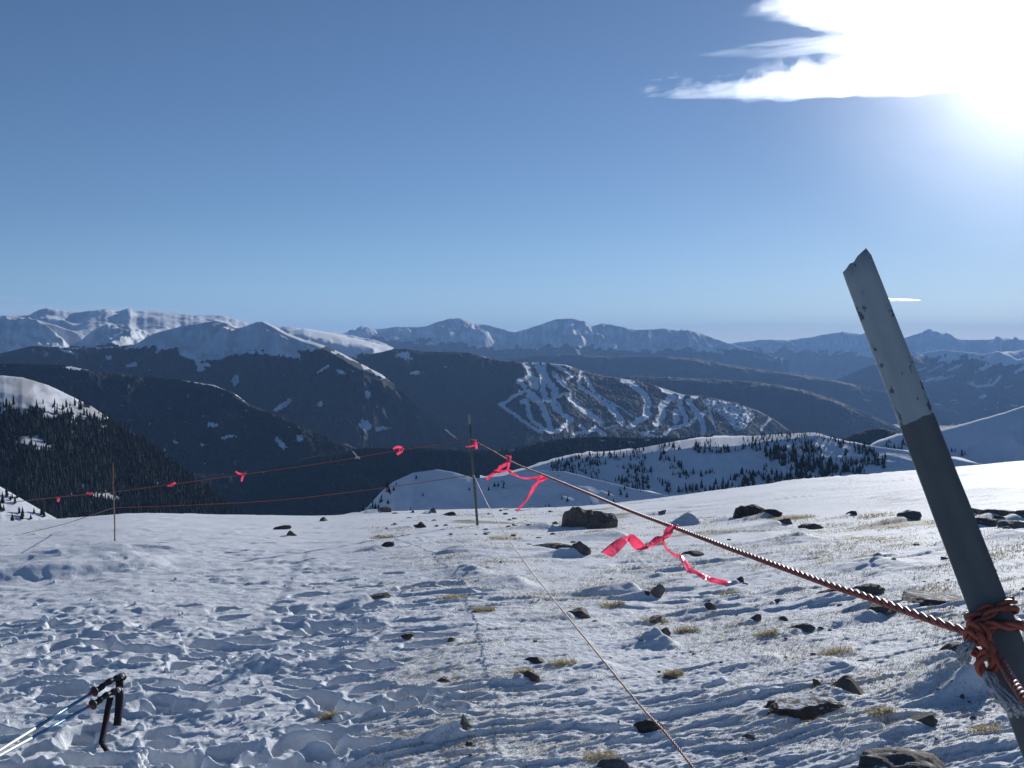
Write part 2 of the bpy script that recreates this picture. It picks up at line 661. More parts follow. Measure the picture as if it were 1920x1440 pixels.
# rocks: px, py of the base, width px, height px, shape, material, label
ROCKS = [
    (1092, 988, 114, 46, 'boulder', 0, 'large dark angular boulder standing proud of the snow right of the far post'),
    (1404, 966, 74, 26, 'boulder', 2, 'brown lumpy rock at the edge of the smooth snowfield, largest of its cluster'),
    (1447, 964, 36, 19, 'boulder', 2, 'small rounded rock leaning against the brown lumpy rock cluster on its right'),
    (1468, 976, 44, 17, 'wedge', 0, 'dark wedge of rock in front of the brown rock cluster, in yellow grass'),
    (1520, 985, 44, 12, 'slab', 0, 'flat dark slab among yellow grass right of the brown rock cluster'),
    (1703, 968, 48, 17, 'boulder', 1, 'grey block with a flat top alone left of the leaning post'),
    (1826, 958, 40, 14, 'boulder', 1, 'dark rock touching the leaning post on its right edge'),
    (1868, 962, 50, 18, 'boulder', 1, 'middle grey rock of the rubble pile right of the leaning post'),
    (1912, 966, 46, 20, 'boulder', 1, 'rock of the rubble pile cut by the right picture edge'),
    (1846, 980, 60, 18, 'slab', 0, 'flat low rock in front of the rubble pile beside the leaning post'),
    (1898, 986, 48, 14, 'slab', 1, 'front low rock of the rubble pile near the right picture edge'),
    (545, 1004, 22, 14, 'wedge', 0, 'small pointed dark rock on trampled snow between stake and far post'),
    (608, 976, 18, 10, 'boulder', 1, 'small grey stone on the snowy rim right of the stake'),
    (526, 990, 34, 8, 'slab', 2, 'low brown slab behind the small pointed rock near the rim'),
    (722, 1032, 30, 15, 'wedge', 2, 'half buried brown rock with snow tail left of the far post'),
    (718, 964, 28, 16, 'boulder', 1, 'grey stone on the skyline rim left of the far post'),
    (812, 963, 13, 14, 'boulder', 1, 'small upright stone on the skyline rim closest left of the far post'),
    (843, 968, 26, 9, 'slab', 2, 'thin flat stone on the rim just left of the far post'),
    (782, 990, 32, 12, 'wedge', 2, 'brown rock with snow on its back below the rim'),
    (1090, 1040, 46, 28, 'boulder', 0, 'rugged dark rock at the end of a thin slab below the large boulder'),
    (1046, 1028, 94, 9, 'slab', 0, 'long thin dark slab lying left of the rugged rock below the boulder'),
    (1224, 1112, 40, 34, 'wedge', 1, 'mottled grey rock with a snow drift banked on its left, under the near ribbon'),
    (1085, 1150, 64, 21, 'boulder', 0, 'rough dark rock beside the lower rope, below the near ribbon'),
    (704, 1127, 50, 15, 'boulder', 0, 'mottled dark rock among the footprints on the left'),
    (1326, 1138, 28, 21, 'wedge', 0, 'dark rock with a white drift on its left below the ribbon tail'),
    (1414, 1160, 28, 14, 'wedge', 0, 'small peaked dark rock with snow tail in the middle of the wind crust'),
    (1453, 1128, 16, 11, 'wedge', 0, 'tiny peaked dark rock just below the middle of the thick rope'),
    (1468, 1160, 18, 9, 'boulder', 0, 'little round dark stone near the peaked rock below the rope'),
    (1502, 1178, 50, 14, 'wedge', 0, 'flat pointed dark rock below the thick rope'),
    (1240, 1198, 34, 26, 'wedge', 0, 'dark blocky rock with yellow grass behind it, right of the lower rope'),
    (1222, 1160, 40, 15, 'wedge', 0, 'low dark rock beyond the blocky grassy rock'),
    (870, 1376, 36, 32, 'pyramid', 1, 'small pyramid shaped lichen grey rock standing alone on the rope shadow'),
    (1004, 1242, 40, 10, 'slab', 2, 'small flat brown stone left of the lower rope'),
    (990, 1282, 40, 18, 'wedge', 2, 'brown stone with long snow shadow left of the lower rope'),
    (836, 1282, 48, 12, 'slab', 2, 'flat brown stone with grass beside the rope shadow'),
    (1584, 1304, 104, 40, 'jagged', 0, 'jagged dark slab with humped top in the right foreground'),
    (1510, 1346, 150, 20, 'slab', 2, 'long thin ledge of brown rock below the jagged slab'),
    (1726, 1376, 50, 27, 'boulder', 0, 'two humped dark rock above the bottom slab'),
    (1690, 1468, 190, 60, 'bigslab', 0, 'big dark layered slab cut by the bottom picture edge'),
    (1832, 1296, 50, 52, 'pyramid', 1, 'grey rock under the hanging rope end behind the leaning post'),
    (1786, 1226, 54, 24, 'boulder', 0, 'dark knobbly rock just left of the rope knot'),
    (1402, 1394, 24, 13, 'boulder', 0, 'lone small dark stone in the lower right wind crust'),
    (1214, 1374, 76, 18, 'slab', 2, 'low brown slab crossed by the lower rope at the bottom'),
    (1560, 1116, 54, 16, 'wedge', 0, 'dark rock directly under the thick rope'),
    (1622, 1112, 58, 18, 'wedge', 0, 'dark rock with a snow cap right above the thick rope'),
    (1744, 1130, 134, 15, 'slab', 0, 'long dark broken ledge left of the leaning post'),
    (1642, 1152, 60, 20, 'wedge', 0, 'dark rock partly behind the thick rope near the ledge'),
    (882, 1396, 26, 7, 'slab', 2, 'thin brown stone at the bottom beside the rope shadow'),
    (760, 1198, 26, 9, 'wedge', 2, 'small brown stone on broken snow left of the rope shadow'),
    (848, 1204, 16, 6, 'boulder', 0, 'tiny dark stone touching the rope shadow'),
    (1256, 1278, 28, 9, 'slab', 0, 'small flat dark stone right of the lower rope near the bottom'),
    (1386, 1088, 24, 15, 'wedge', 0, 'small dark rock at the tip of the near pink ribbon'),
    (1238, 962, 22, 11, 'wedge', 1, 'small pointed stone at the snowfield edge behind the thick rope'),
    (1598, 960, 20, 10, 'wedge', 0, 'small lone rock at the edge of the smooth snowfield'),
    (1148, 1438, 66, 14, 'slab', 1, 'low grassy slab at the bottom edge near the lower rope'),
    (1300, 1040, 40, 10, 'slab', 0, 'dark strip of rock showing through snow right of the near ribbon knot'),
]
ROCK_POS = []
for (px, py, w, h, shp, mi, lab) in ROCKS:
    p, r = base_hit(px, py)
    s = r / FPX
    ROCK_POS.append((p, w * s, h * s))
    wpx_ = w
    if wpx_ > 70 and shp == 'boulder':
        DRIFTS.append((p[0] - .75 * w * s * WU[0], p[1] - .75 * w * s * WU[1], .35 * w * s, 1.2 * w * s, .25 * h * s))
    elif shp in ('wedge', 'pyramid', 'boulder', 'jagged') and px > 640:
        DRIFTS.append((p[0] - 0.42 * w * s * WU[0], p[1] - 0.42 * w * s * WU[1] - .02, 0.5 * w * s, 2.6 * w * s + .1, 0.5 * h * s))
    elif px > 640:
        DRIFTS.append((p[0] - 0.45 * w * s * WU[0], p[1] - .45 * w * s * WU[1] - .02, 0.4 * w * s, 0.9 * w * s + .1, 0.35 * h * s))

# extra drift banks seen in the photo: px, py, halfwidth px, length px, height px
for (px, py, w, L, h) in [(1790, 1288, 90, 190, 46), (1150, 1008, 60, 220, 14), (1290, 978, 34, 60, 22), (1180, 1105, 40, 150, 22),
                          (1240, 1205, 40, 150, 20), (880, 1075, 60, 150, 12), (960, 1092, 70, 150, 14), (1500, 1010, 60, 160, 10),
                          (1430, 1235, 60, 240, 10), (1560, 1250, 70, 220, 13), (1620, 1330, 70, 200, 10),
                          (1560, 1385, 60, 180, 8), (1130, 1250, 40, 130, 9), (1880, 1010, 90, 200, 16), (1640, 1060, 90, 240, 12),
                          (1330, 1385, 50, 180, 7)]:
    p, r = base_hit(px, py)
    s = r / FPX
    DRIFTS.append((p[0], p[1], w * s, L * s, h * s))

# big soft drifts on the left
for (px, py, rx, ry, rot, h) in [(60, 1074, 1.35, 0.45, 0.5, 0.11), (150, 1036, 1.5, 0.35, 0.45, 0.06), (215, 1052, .8, .3, .4, .06)]:
    p, r = base_hit(px, py)
    MOUNDS.append((p[0], p[1], rx, ry, rot, h))

# footprints: px, py (from the photo), then a random trampled scatter
for (px, py) in [(646, 1092), (685, 1104), (735, 1078), (752, 1110), (778, 1102), (700, 1142), (640, 1148), (690, 1178), (775, 1140),
                 (740, 1196), (812, 1192), (620, 1205), (800, 1210), (765, 1302), (812, 1312), (760, 1330), (835, 1338), (700, 1330),
                 (575, 1120), (540, 1150), (600, 1100), (560, 1190), (470, 1205), (520, 1235), (610, 1250), (430, 1160), (650, 1225),
                 (705, 1250), (690, 1290), (640, 1330), (580, 1300), (845, 1100), (900, 1108)]:
    p, r = base_hit(px, py)
    PITS.append((p[0], p[1], random.uniform(.10, .17), random.uniform(.06, .09), random.uniform(-.3, .7), random.uniform(.07, .11), random.uniform(.004, .015)))
for i in range(120):
    py = random.uniform(1130, 1500)
    px = random.uniform(-60, np.interp(py, [1130, 1250, 1500], [680, 640, 700]))
    p, r = base_hit(px, py)
    PITS.append((p[0], p[1], random.uniform(.07, .17), random.uniform(.05, .09), random.uniform(-.4, 1.0), random.uniform(.03, .08), random.uniform(.0, .016)))

# grid: columns by azimuth, rows by range
fine_px = np.arange(-260, 2180.1, 2.6)
fine_phi = np.arctan((fine_px - 960) / FPX)
rest = np.linspace(fine_phi[-1], fine_phi[0] + 2 * np.pi, 120)[1:-1]
phi = np.concatenate([fine_phi, rest])
rows = [0.25, 0.6, 1.0, 1.4, 1.8, 2.1, 2.4, 2.65, 2.9, 3.1, 3.3]
rr = 3.42
while rr < 46:
    rows.append(rr)
    rr += max(0.006, 0.56 * rr * rr / (1027 * 1.75))
while rr < 430:
    rows.append(rr)
    rr *= 1.07
rows = np.array(rows)
dro = np.gradient(rows)
RRg, PHg = np.meshgrid(rows, phi, indexing='ij')
DRg = np.repeat(dro[:, None], len(phi), 1)
GX = (RRg * np.sin(PHg)).ravel()
GY = (RRg * np.cos(PHg)).ravel()
DRv = np.minimum(DRg.ravel(), 0.5)
GZ = ground_z(GX, GY, DRv)
gpx = az_px(GX, GY)
gpy = 650 + FPX * (1.6 - base_z(GX, GY)) / np.maximum(np.hypot(GX, GY), .1)
zone = sstep(640, 900, gpx) * sstep(3.2, 4, RRg.ravel()) * (1 - sstep(15, 21, RRg.ravel()) * sstep(1150, 1300, gpx)) * (GY > 0)
ring = np.interp(gpy, [950, 985, 1010, 1100, 1440], [1.1, 1.05, .75, .55, .4])
uu = GX * WU[0] + GY * WU[1]
vv = GX * WV[0] + GY * WV[1]
bare = zone * ring * (0.55 * sstep(0.05, .6, perlin(uu / .5, vv / .12, 71)) + .75 * sstep(0.05, 0.7, perlin(GX / 1.1, GY / 1.1, 72)))
ground = link('ground', mesh_from('ground', np.stack([GX, GY, GZ], -1), grid_faces(len(rows), len(phi), True), [M_SNOW], attrs={'bare': bare}))
tag(ground, kind='structure')
del RRg, PHg, DRg


def gz(x, y):
    return float(ground_z(np.array([x]), np.array([y]), 0.012)[0])


def hit(px, py):
    """where a view ray meets the finished snow surface"""
    d = pdir(px, py)
    h = math.hypot(d[0], d[1])
    xs = d[0] / h * _rg
    ys = d[1] / h * _rg
    zr = EYE[2] + d[2] / h * _rg
    zg = ground_z(xs, ys, 0.012)
    i = np.argmax(zr <= zg)
    return np.array([xs[i], ys[i], zg[i]])


# ------------------------------------------------------------------ mountains
RID = {}


def in_poly(px, py, pts):
    ins = np.zeros(px.shape, bool)
    n = len(pts)
    for i in range(n):
        x0, y0 = pts[i]
        x1, y1 = pts[(i + 1) % n]
        c = ((y0 > py) != (y1 > py)) & (px < (x1 - x0) * (py - y0) / (y1 - y0 + 1e-12) + x0)
        ins ^= c
    return ins


def ridge(name, label, pts, D, m, pybot, base, step=2.4, nrow=90, spur=(40, 600), rough=(6, 120), jag=0.8, back_m=0.35, cap=None,
          treeline=None, tl_amp=6, canopy=0, patches=(), runs=(), polys=(), speck=0.0, rocky=0.0, seed=1, backL=0.35, snow_all=False):
    P = np.array(pts, float)
    px = np.arange(P[0, 0], P[-1, 0] + 0.1, step)
    pyc = np.interp(px, P[:, 0], P[:, 1])
    ker = np.ones(3) / 3
    pyc = np.convolve(np.pad(pyc, 1, mode='edge'), ker, 'valid')
    pyc = pyc + jag * fbm(px / 14.0, px * 0 + seed * 3.3, seed, 3)
    if isinstance(m, (list, tuple)):
        m = np.interp(px, [q[0] for q in m], [q[1] for q in m])
    rc = np.interp(px, [q[0] for q in D], [q[1] for q in D]) if isinstance(D, (list, tuple)) else np.full(px.shape, float(D))
    d = pdir(px, pyc)
    hh = np.hypot(d[:, 0], d[:, 1])
    sx, sy = d[:, 0] / hh, d[:, 1] / hh
    zc = d[:, 2] / hh * rc                      # crest height over the eye
    pb = np.interp(px, [q[0] for q in pybot], [q[1] for q in pybot]) if isinstance(pybot, (list, tuple)) else np.full(px.shape, float(pybot))
    pb = np.maximum(pb, pyc + 6)
    t = np.linspace(0, 1, nrow)[:, None]
    PYr = pyc[None] + (pb - pyc)[None] * t
    dd = pdir(np.broadcast_to(px, PYr.shape), PYr)
    T = -dd[..., 2] / np.hypot(dd[..., 0], dd[..., 1])
    Tc = -zc / rc
    T = np.maximum(T, Tc[None])
    rf = (m * rc - zc)[None] / (m + T)
    zf = zc[None] - m * (rc[None] - rf)
    r_a, z_a = rc, zc
    if cap:
        ch = np.interp(px, [q[0] for q in cap], [q[1] for q in cap])
        cm = np.interp(px, [q[0] for q in cap], [q[2] for q in cap])
        ch = ch * (1 + .22 * perlin(px / 70, px * 0 + seed, seed + 31))
        dc = pdir(px, pyc + ch)
        Tk = np.maximum(-dc[:, 2] / np.hypot(dc[:, 0], dc[:, 1]), Tc)
        r_a = (cm * rc - zc) / (cm + Tk)
        z_a = zc - cm * (rc - r_a)
        r1 = (cm * rc - zc)[None] / (cm[None] + T)
        r2 = (m * r_a - z_a)[None] / (m + T)
        up_ = T < Tk[None]
        rf = np.where(up_, r1, r2)
        zf = np.where(up_, zc[None] - cm[None] * (rc[None] - r1), z_a[None] - m * (r_a[None] - r2))
    # coarse apron down to the base
    last = rf[-1]
    rb = np.maximum(r_a - (z_a - base) / m, 0.30 * rc)
    rb = np.minimum(rb, last * 0.985)
    ap = np.linspace(0, 1, 6)[1:, None]
    ra = last[None] + (rb - last)[None] * ap
    za = zf[-1][None] + (np.minimum(base, zf[-1] - 5) - zf[-1])[None] * ap
    bk = np.array([1.0, 0.72, 0.5, 0.33, 0.2, 0.1, 0.045, 0.015])[:, None]
    rbk = rc[None] * (1 + backL * bk)
    zbk = np.maximum(zc[None] - back_m * (rbk - rc[None]), base)
    Rr = np.concatenate([rbk, rf, ra], 0)
    Z = np.concatenate([zbk, zf, za], 0)
    X = Rr * sx[None]
    Y = Rr * sy[None]
    w = np.clip((np.where(Rr > rc[None], Rr - rc[None], np.maximum(r_a[None] - Rr, .12 * (rc[None] - Rr)))) / (0.22 * spur[1]), 0, 1)
    w = w * w * (3 - 2 * w)
    al = np.arctan2(X, Y) * rc[None]
    wob = 0.4 * perlin(X / spur[1], Y / spur[1], seed + 5)
    sp = ridged(al / spur[1] + wob, Rr / (spur[1] * 2.6), seed + 1, 4, 0.5)
    Z = Z + w * spur[0] * (sp - 0.55)
    Z = Z + np.clip(w * 2, 0, 1) * rough[0] * fbm(X / rough[1], Y / rough[1], seed + 2, 4, 0.55)
    if rough[0] >= 14:
        Z = Z + np.clip(w * 2.0, 0, 1) * rough[0] * 1.5 * (ridged(al / (rough[1] * 1.1) + wob, Rr / (rough[1] * 3.2), seed + 3, 4, .6) - .35)
    Z[:8] = np.minimum(Z[:8], zc[None] - .06 * (Rr[:8] - rc[None]))
    Zw = Z + EYE[2]
    ppx, ppy = project(X, Y, Zw)
    sn = np.zeros(Z.shape)
    if snow_all:
        sn[:] = 1
    if treeline is not None:
        tl = np.interp(ppx, [q[0] for q in treeline], [q[1] for q in treeline])
        sn = np.maximum(sn, sstep(-tl_amp * .35, tl_amp * .35, tl - ppy + tl_amp * 1.3 * fbm(ppx / 26, ppy / 16, seed + 8, 4, 0.6)))
    nz = fbm(ppx / 9, ppy / 7, seed + 9, 3, 0.6)
    for (x0, y0, rx, ry, ang) in patches:
        ca, sa_ = math.cos(ang), math.sin(ang)
        q = np.hypot(((ppx - x0) * ca + (ppy - y0) * sa_) / rx, (-(ppx - x0) * sa_ + (ppy - y0) * ca) / ry) + 0.5 * nz
        sn = np.maximum(sn, 1 - sstep(0.7, 1.1, q))
    for (pl, wd) in runs:
        q = seg_dist(ppx, ppy, pl)
        sn = np.maximum(sn, 1 - sstep(wd * 0.36, wd * 0.60, q + 0.22 * wd * nz))
    for pl in polys:
        sn = np.maximum(sn, in_poly(ppx + 2 * nz, ppy + 2 * nz, pl) * (0.35 + 0.65 * sstep(-.35, .1, fbm(ppx / 7, ppy / 3.4, seed + 12, 2))))
    if speck:
        sn = np.maximum(sn, speck * sstep(0.45, 0.95, fbm(ppx / 18, ppy / 10, seed + 14, 4, 0.7)))
    if canopy:
        cell = rng.random(Z.shape)
        Zw = Zw + (1 - sn) * canopy * (0.35 + 0.65 * cell) * np.clip(w * 1.5 + 0.25, 0, 1)
    rk = np.zeros(Z.shape)
    if rocky:
        st = ridged(al / 90 + .6 * wob, Rr / 420, seed + 21, 4, 0.6)
        rk = rocky * sstep(0.1, 0.75, st + 0.5 * fbm(ppx / 30, ppy / 20, seed + 22, 3)) * sn
    nr, nc = Z.shape
    V = np.stack([X, Y, Zw], -1).reshape(-1, 3)
    o = link(name, mesh_from(name, V, grid_faces(nr, nc)[:, ::-1].copy(), [M_MTN], attrs={'snow': sn, 'rock': rk}))
    tag(o, label, None, None, 'structure')
    RID.setdefault(name, []).append(dict(V=V.reshape(nr, nc, 3), sn=sn, px=ppx, py=ppy, nb=8, nf=nrow))
    return RID[name][-1]


Z6 = lambda L: [(920 + a / 3.556, 660 + b / 3.556) for a, b in L]

# valley ground under everything
vr = np.concatenate([np.linspace(300, 3000, 24), np.geomspace(3300, 42000, 22)])
vphi = np.linspace(-math.pi, math.pi, 97)[:-1]
VR, VP = np.meshgrid(vr, vphi, indexing='ij')
VZ = np.interp(VR, [300, 700, 2000, 5000, 42000], [-190, -320, -560, -760, -900]) + 20 * perlin(VR * np.sin(VP) / 900, VR * np.cos(VP) / 900, 3)
Vv = np.stack([VR * np.sin(VP), VR * np.cos(VP), VZ], -1).reshape(-1, 3)
valley = link('valley', mesh_from('valley', Vv, grid_faces(len(vr), len(vphi), True), [M_MTN], attrs={'snow': np.zeros(len(Vv)), 'rock': np.zeros(len(Vv))}))
tag(valley, kind='structure')

# far right range
ridge('mountain_range', 'hazy snow peaks along the right horizon',
      [(1260, 668), (1330, 655), (1380, 642), (1430, 637), (1490, 637), (1530, 630), (1580, 622), (1620, 627), (1660, 640), (1690, 635), (1720, 626),
       (1748, 621), (1770, 625), (1800, 637), (1850, 637), (1880, 634), (1920, 637), (2000, 628), (2100, 632), (2300, 640)],
      22000, 0.42, 740, -900, 2.6, 60, (430, 2300), (110, 620), 0.9, treeline=[(1200, 662), (1500, 655), (1700, 668), (2300, 690)], tl_amp=8, rocky=.5, seed=101, back_m=.3)
# far centre peaks
ridge('mountain_range', 'pair of hazy blue snow peaks in the centre of the horizon',
      [(560, 640), (620, 632), (655, 622), (690, 615), (700, 617), (745, 613), (785, 613), (800, 612), (820, 604), (840, 598), (862, 596), (880, 602), (895, 608), (915, 608),
       (940, 616), (965, 623), (985, 618), (1010, 610), (1030, 602), (1045, 598), (1075, 597), (1095, 603), (1110, 611), (1130, 607), (1150, 609), (1190, 618), (1210, 618),
       (1250, 616), (1280, 622), (1310, 623), (1340, 635), (1385, 650), (1430, 662), (1480, 675)],
      [(560, 15000), (960, 16000), (1480, 17000)], 0.42, 745, -900, 2.2, 90, (420, 1700), (95, 520), 0.9,
      treeline=[(560, 632), (700, 633), (780, 640), (860, 642), (940, 655), (1000, 650), (1100, 648), (1180, 658), (1250, 655), (1390, 655), (1480, 665)], tl_amp=7,
      patches=[(1180, 650, 26, 7, .35), (1320, 648, 40, 9, .3)], rocky=.55, speck=.5, seed=111, back_m=.3)
# bluish forest ridges between
ridge('forest_hill', 'blue hazed forest ridge in front of the centre peaks',
      [(860, 700), (930, 676), (990, 668), (1060, 664), (1130, 668), (1220, 668), (1300, 672), (1400, 690), (1480, 700), (1560, 712), (1640, 730), (1720, 748), (1800, 775)],
      11500, 0.34, 800, -820, 2.4, 70, (46, 900), (10, 200), 0.7, canopy=20, speck=.25, seed=121, back_m=.2)
# right middle snowy slopes with ski runs
rr_runs = [([(1722, 717), (1752, 709)], 3), ([(1735, 716), (1768, 706)], 3), ([(1752, 715), (1788, 705)], 3), ([(1814, 719), (1835, 726)], 5), ([(1834, 726), (1862, 722), (1876, 706)], 5),
           ([(1816, 719), (1826, 716)], 3), ([(1852, 722), (1858, 712)], 3), ([(1884, 728), (1896, 724)], 3), ([(1838, 745), (1848, 742)], 5), ([(1740, 698), (1770, 684)], 3), ([(1720, 695), (1736, 690)], 3)]
ridge('mountain', 'snow streaked mountain with small ski runs at the right',
      [(1560, 716), (1620, 690), (1680, 670), (1720, 662), (1770, 656), (1810, 660), (1840, 664), (1870, 660), (1900, 659), (1920, 655), (1990, 645), (2100, 640), (2300, 650)],
      14000, 0.33, 830, -850, 2.0, 110, (240, 1300), (20, 300), 0.7, treeline=[(1560, 690), (1700, 668), (1760, 672), (1840, 674), (1920, 684), (2300, 700)], tl_amp=10, canopy=14,
      patches=[(1830, 657, 30, 3.5, -.25), (1900, 680, 30, 5, -.12), (1850, 688, 24, 4, -.5), (1790, 690, 20, 3, -.45), (1915, 693, 14, 4, -.5), (1758, 759, 10, 2, 0), (1790, 752, 8, 1.6, 0),
               (1840, 747, 6, 2, 0), (1900, 761, 10, 2, .1), (1690, 770, 8, 2, 0), (1870, 755, 4, 1.5, 0)],
      runs=rr_runs, speck=.5, seed=131, back_m=.25)
ridge('forest_hill', 'dark blue forest ridge behind the ski slopes',
      [(1040, 735), (1110, 716), (1180, 706), (1260, 708), (1340, 712), (1420, 717), (1500, 730), (1560, 748), (1620, 774), (1680, 800), (1740, 822)],
      8200, 0.36, 850, -760, 2.2, 70, (26, 700), (8, 160), 0.6, canopy=18, speck=.3, seed=141)
# far left plateaus
ridge('mountain_range', 'sunlit snowy plateau on the far left horizon',
      [(-260, 592), (-120, 588), (0, 592), (54, 591), (70, 582), (88, 577), (120, 583), (140, 586), (170, 583), (198, 579), (220, 584), (240, 578), (256, 583), (300, 584), (335, 590),
       (360, 592), (375, 591), (420, 592), (440, 598), (470, 607), (520, 612), (545, 613), (600, 620), (640, 626), (700, 636), (740, 652)],
      11500, 0.13, 680, -800, 2.4, 90, (80, 900), (13, 330), 0.9, snow_all=True, rocky=.4, seed=151, back_m=.12)
ridge('mountain', 'blue shaded rocky snow face at the left edge',
      [(-260, 600), (-100, 596), (0, 594), (40, 595), (75, 601), (110, 612), (150, 625), (190, 640), (240, 662)],
      9000, 0.38, 690, -700, 2.0, 80, (170, 620), (22, 170), 0.7, snow_all=True, rocky=.45, seed=161)
ridge('mountain', 'rounded snow hill behind the left forest',
      [(90, 668), (140, 645), (160, 632), (180, 617), (200, 607), (225, 608), (245, 614), (270, 620), (290, 632), (310, 655)],
      8200, 0.22, 690, -700, 1.6, 80, (60, 420), (16, 150), 0.5, treeline=[(80, 652), (150, 650), (250, 652), (320, 645)], tl_amp=8, rocky=.45, canopy=12, seed=171)
ridge('mountain', 'sunlit snow shoulder right of the main left peak',
      [(470, 660), (510, 632), (540, 619), (572, 616), (620, 624), (660, 634), (700, 643), (728, 650), (760, 662), (800, 690)],
      7600, 0.36, 760, -700, 2.0, 80, (60, 500), (12, 180), 0.3, treeline=[(470, 672), (560, 676), (640, 678), (690, 665), (735, 655), (800, 655)], tl_amp=7, canopy=16,
      patches=[(730, 662, 14, 9, .2)], seed=181, cap=[(500, 3, .15), (540, 8, .10), (620, 9, .09), (700, 9, .09), (728, 4, .1), (760, 0, .2)])
# ski hill and its long ridge
ski_runs = [(Z6(L), w * 1.38 / 3.556) for L, w in [
    ([(235, 80), (265, 150), (275, 185)], 26), ([(185, 205), (240, 180), (300, 190), (310, 235)], 24), ([(280, 195), (300, 235)], 38), ([(190, 200), (230, 240)], 22),
    ([(300, 75), (320, 110), (350, 150), (390, 210), (430, 260), (425, 300)], 34), ([(355, 80), (360, 140)], 22), ([(405, 80), (470, 85), (540, 105)], 9),
    ([(420, 85), (480, 120), (530, 150)], 18), ([(345, 150), (350, 230), (345, 270), (370, 320), (410, 345), (435, 390)], 30), ([(420, 150), (460, 190), (500, 230)], 24),
    ([(610, 125), (600, 160), (590, 230), (640, 270), (700, 300), (760, 345), (800, 375)], 20), ([(630, 165), (660, 215), (690, 265)], 18), ([(510, 185), (560, 165), (600, 170)], 12),
    ([(700, 275), (780, 330), (850, 370), (900, 400), (950, 440)], 9), ([(800, 370), (830, 410), (880, 475)], 34), ([(60, 355), (110, 340), (160, 295), (235, 265)], 18),
    ([(60, 355), (120, 400), (200, 455), (270, 505), (340, 545)], 18), ([(250, 270), (310, 320), (350, 380), (380, 450), (400, 530)], 30),
    ([(205, 340), (240, 330), (250, 380), (255, 430), (290, 480), (380, 530)], 22), ([(240, 300), (290, 330)], 16), ([(390, 540), (450, 535), (500, 495), (540, 455), (480, 420), (440, 380)], 24),
    ([(440, 310), (480, 290), (535, 285)], 16), ([(430, 330), (460, 360), (480, 430)], 14), ([(535, 320), (600, 380), (660, 420), (710, 460), (740, 480)], 28),
    ([(600, 500), (640, 540), (560, 555)], 20), ([(650, 545), (700, 515), (760, 560)], 22), ([(770, 515), (840, 500)], 14),
    ([(890, 190), (940, 215), (990, 260), (1035, 300), (1050, 350), (1040, 400), (1050, 420), (980, 470), (935, 505)], 32), ([(990, 190), (1050, 210), (1110, 235)], 9),
    ([(1150, 250), (1200, 285), (1220, 310)], 30), ([(1140, 245), (1220, 265), (1285, 290), (1260, 330), (1270, 390), (1300, 440), (1300, 490)], 24),
    ([(1185, 330), (1140, 370), (1150, 420), (1110, 480)], 34), ([(1240, 400), (1240, 470)], 30), ([(1375, 300), (1320, 335), (1350, 380), (1400, 430), (1420, 540)], 28),
    ([(1440, 400), (1390, 430), (1330, 485), (1200, 520), (1150, 570)], 18), ([(1865, 450), (1820, 500), (1810, 530)], 14), ([(1000, 550), (1120, 520)], 12), ([(1030, 555), (1150, 575)], 14),
    ([(500, 490), (520, 540)], 12), ([(1460, 400), (1510, 540)], 9), ([(730, 150), (765, 155)], 8)]]
ski_poly = [Z6([(1400, 310), (1560, 330), (1740, 385), (1770, 430), (1700, 520), (1640, 540), (1580, 470), (1500, 400), (1430, 370)])]
ridge('ski_hill', 'forested ski hill with white branching runs below the centre peaks',
      [(620, 690), (700, 664), (740, 655), (760, 655), (800, 660), (840, 660), (880, 662), (920, 672), (960, 678), (985, 680), (1010, 680), (1060, 684), (1090, 695), (1130, 705),
       (1180, 712), (1230, 724), (1280, 740), (1320, 744), (1380, 756), (1420, 770), (1450, 786), (1490, 815)],
      6500, [(620, .42), (900, .42), (985, .23), (1200, .21), (1500, .21)], 850, -700, 1.35, 170, (60, 620), (9, 120), 0.5, canopy=15, runs=ski_runs, polys=ski_poly,
      patches=[(780, 700, 12, 4, 0), (760, 668, 16, 8, .2), (905, 667, 14, 2, .3), (835, 690, 5, 2, 0)], seed=191)
# main left massif
ridge('mountain', 'main left snow peak with forest on its lower slopes',
      [(-260, 700), (-120, 685), (0, 664), (62, 649), (110, 652), (160, 653), (215, 650), (256, 645), (275, 632), (300, 622), (340, 612), (375, 607), (402, 601), (425, 606), (445, 616),
       (466, 610), (480, 604), (492, 603), (515, 612), (540, 626), (570, 637), (600, 645), (640, 662), (680, 684), (716, 702), (760, 740), (800, 780), (850, 820), (900, 850)],
      [(-260, 6300), (256, 6200), (490, 5800), (720, 4950), (900, 4650)], [(-260, .5), (590, .5), (690, .78), (900, .78)], [(-260, 780), (400, 850), (900, 900)], -680, 1.8, 150, (70, 800), (30, 190), 0.5,
      treeline=[(-260, 640), (60, 640), (130, 650), (250, 652), (280, 655), (330, 655), (370, 690), (410, 682), (440, 668), (480, 655), (520, 668), (550, 675), (590, 655), (620, 650), (660, 678), (720, 706), (800, 720)],
      tl_amp=9, canopy=15, cap=[(480, 0, .2), (500, 3, .14), (560, 5, .12), (590, 7, .13), (620, 13, .12), (680, 12, .12), (716, 5, .12), (740, 0, .2)], patches=[(205, 673, 8, 4, .3), (247, 686, 10, 5, -.3), (125, 660, 16, 3, .4), (640, 790, 1, 1, 0), (605, 695, 14, 3, -.6), (685, 800, 14, 10, .4), (690, 742, 5, 8, -.4),
                                    (530, 762, 22, 5, -.6), (600, 760, 8, 6, 0), (440, 715, 8, 14, .2), (715, 806, 12, 5, 0), (640, 700, 10, 4, .5)], rocky=.3, speck=.4, seed=201)
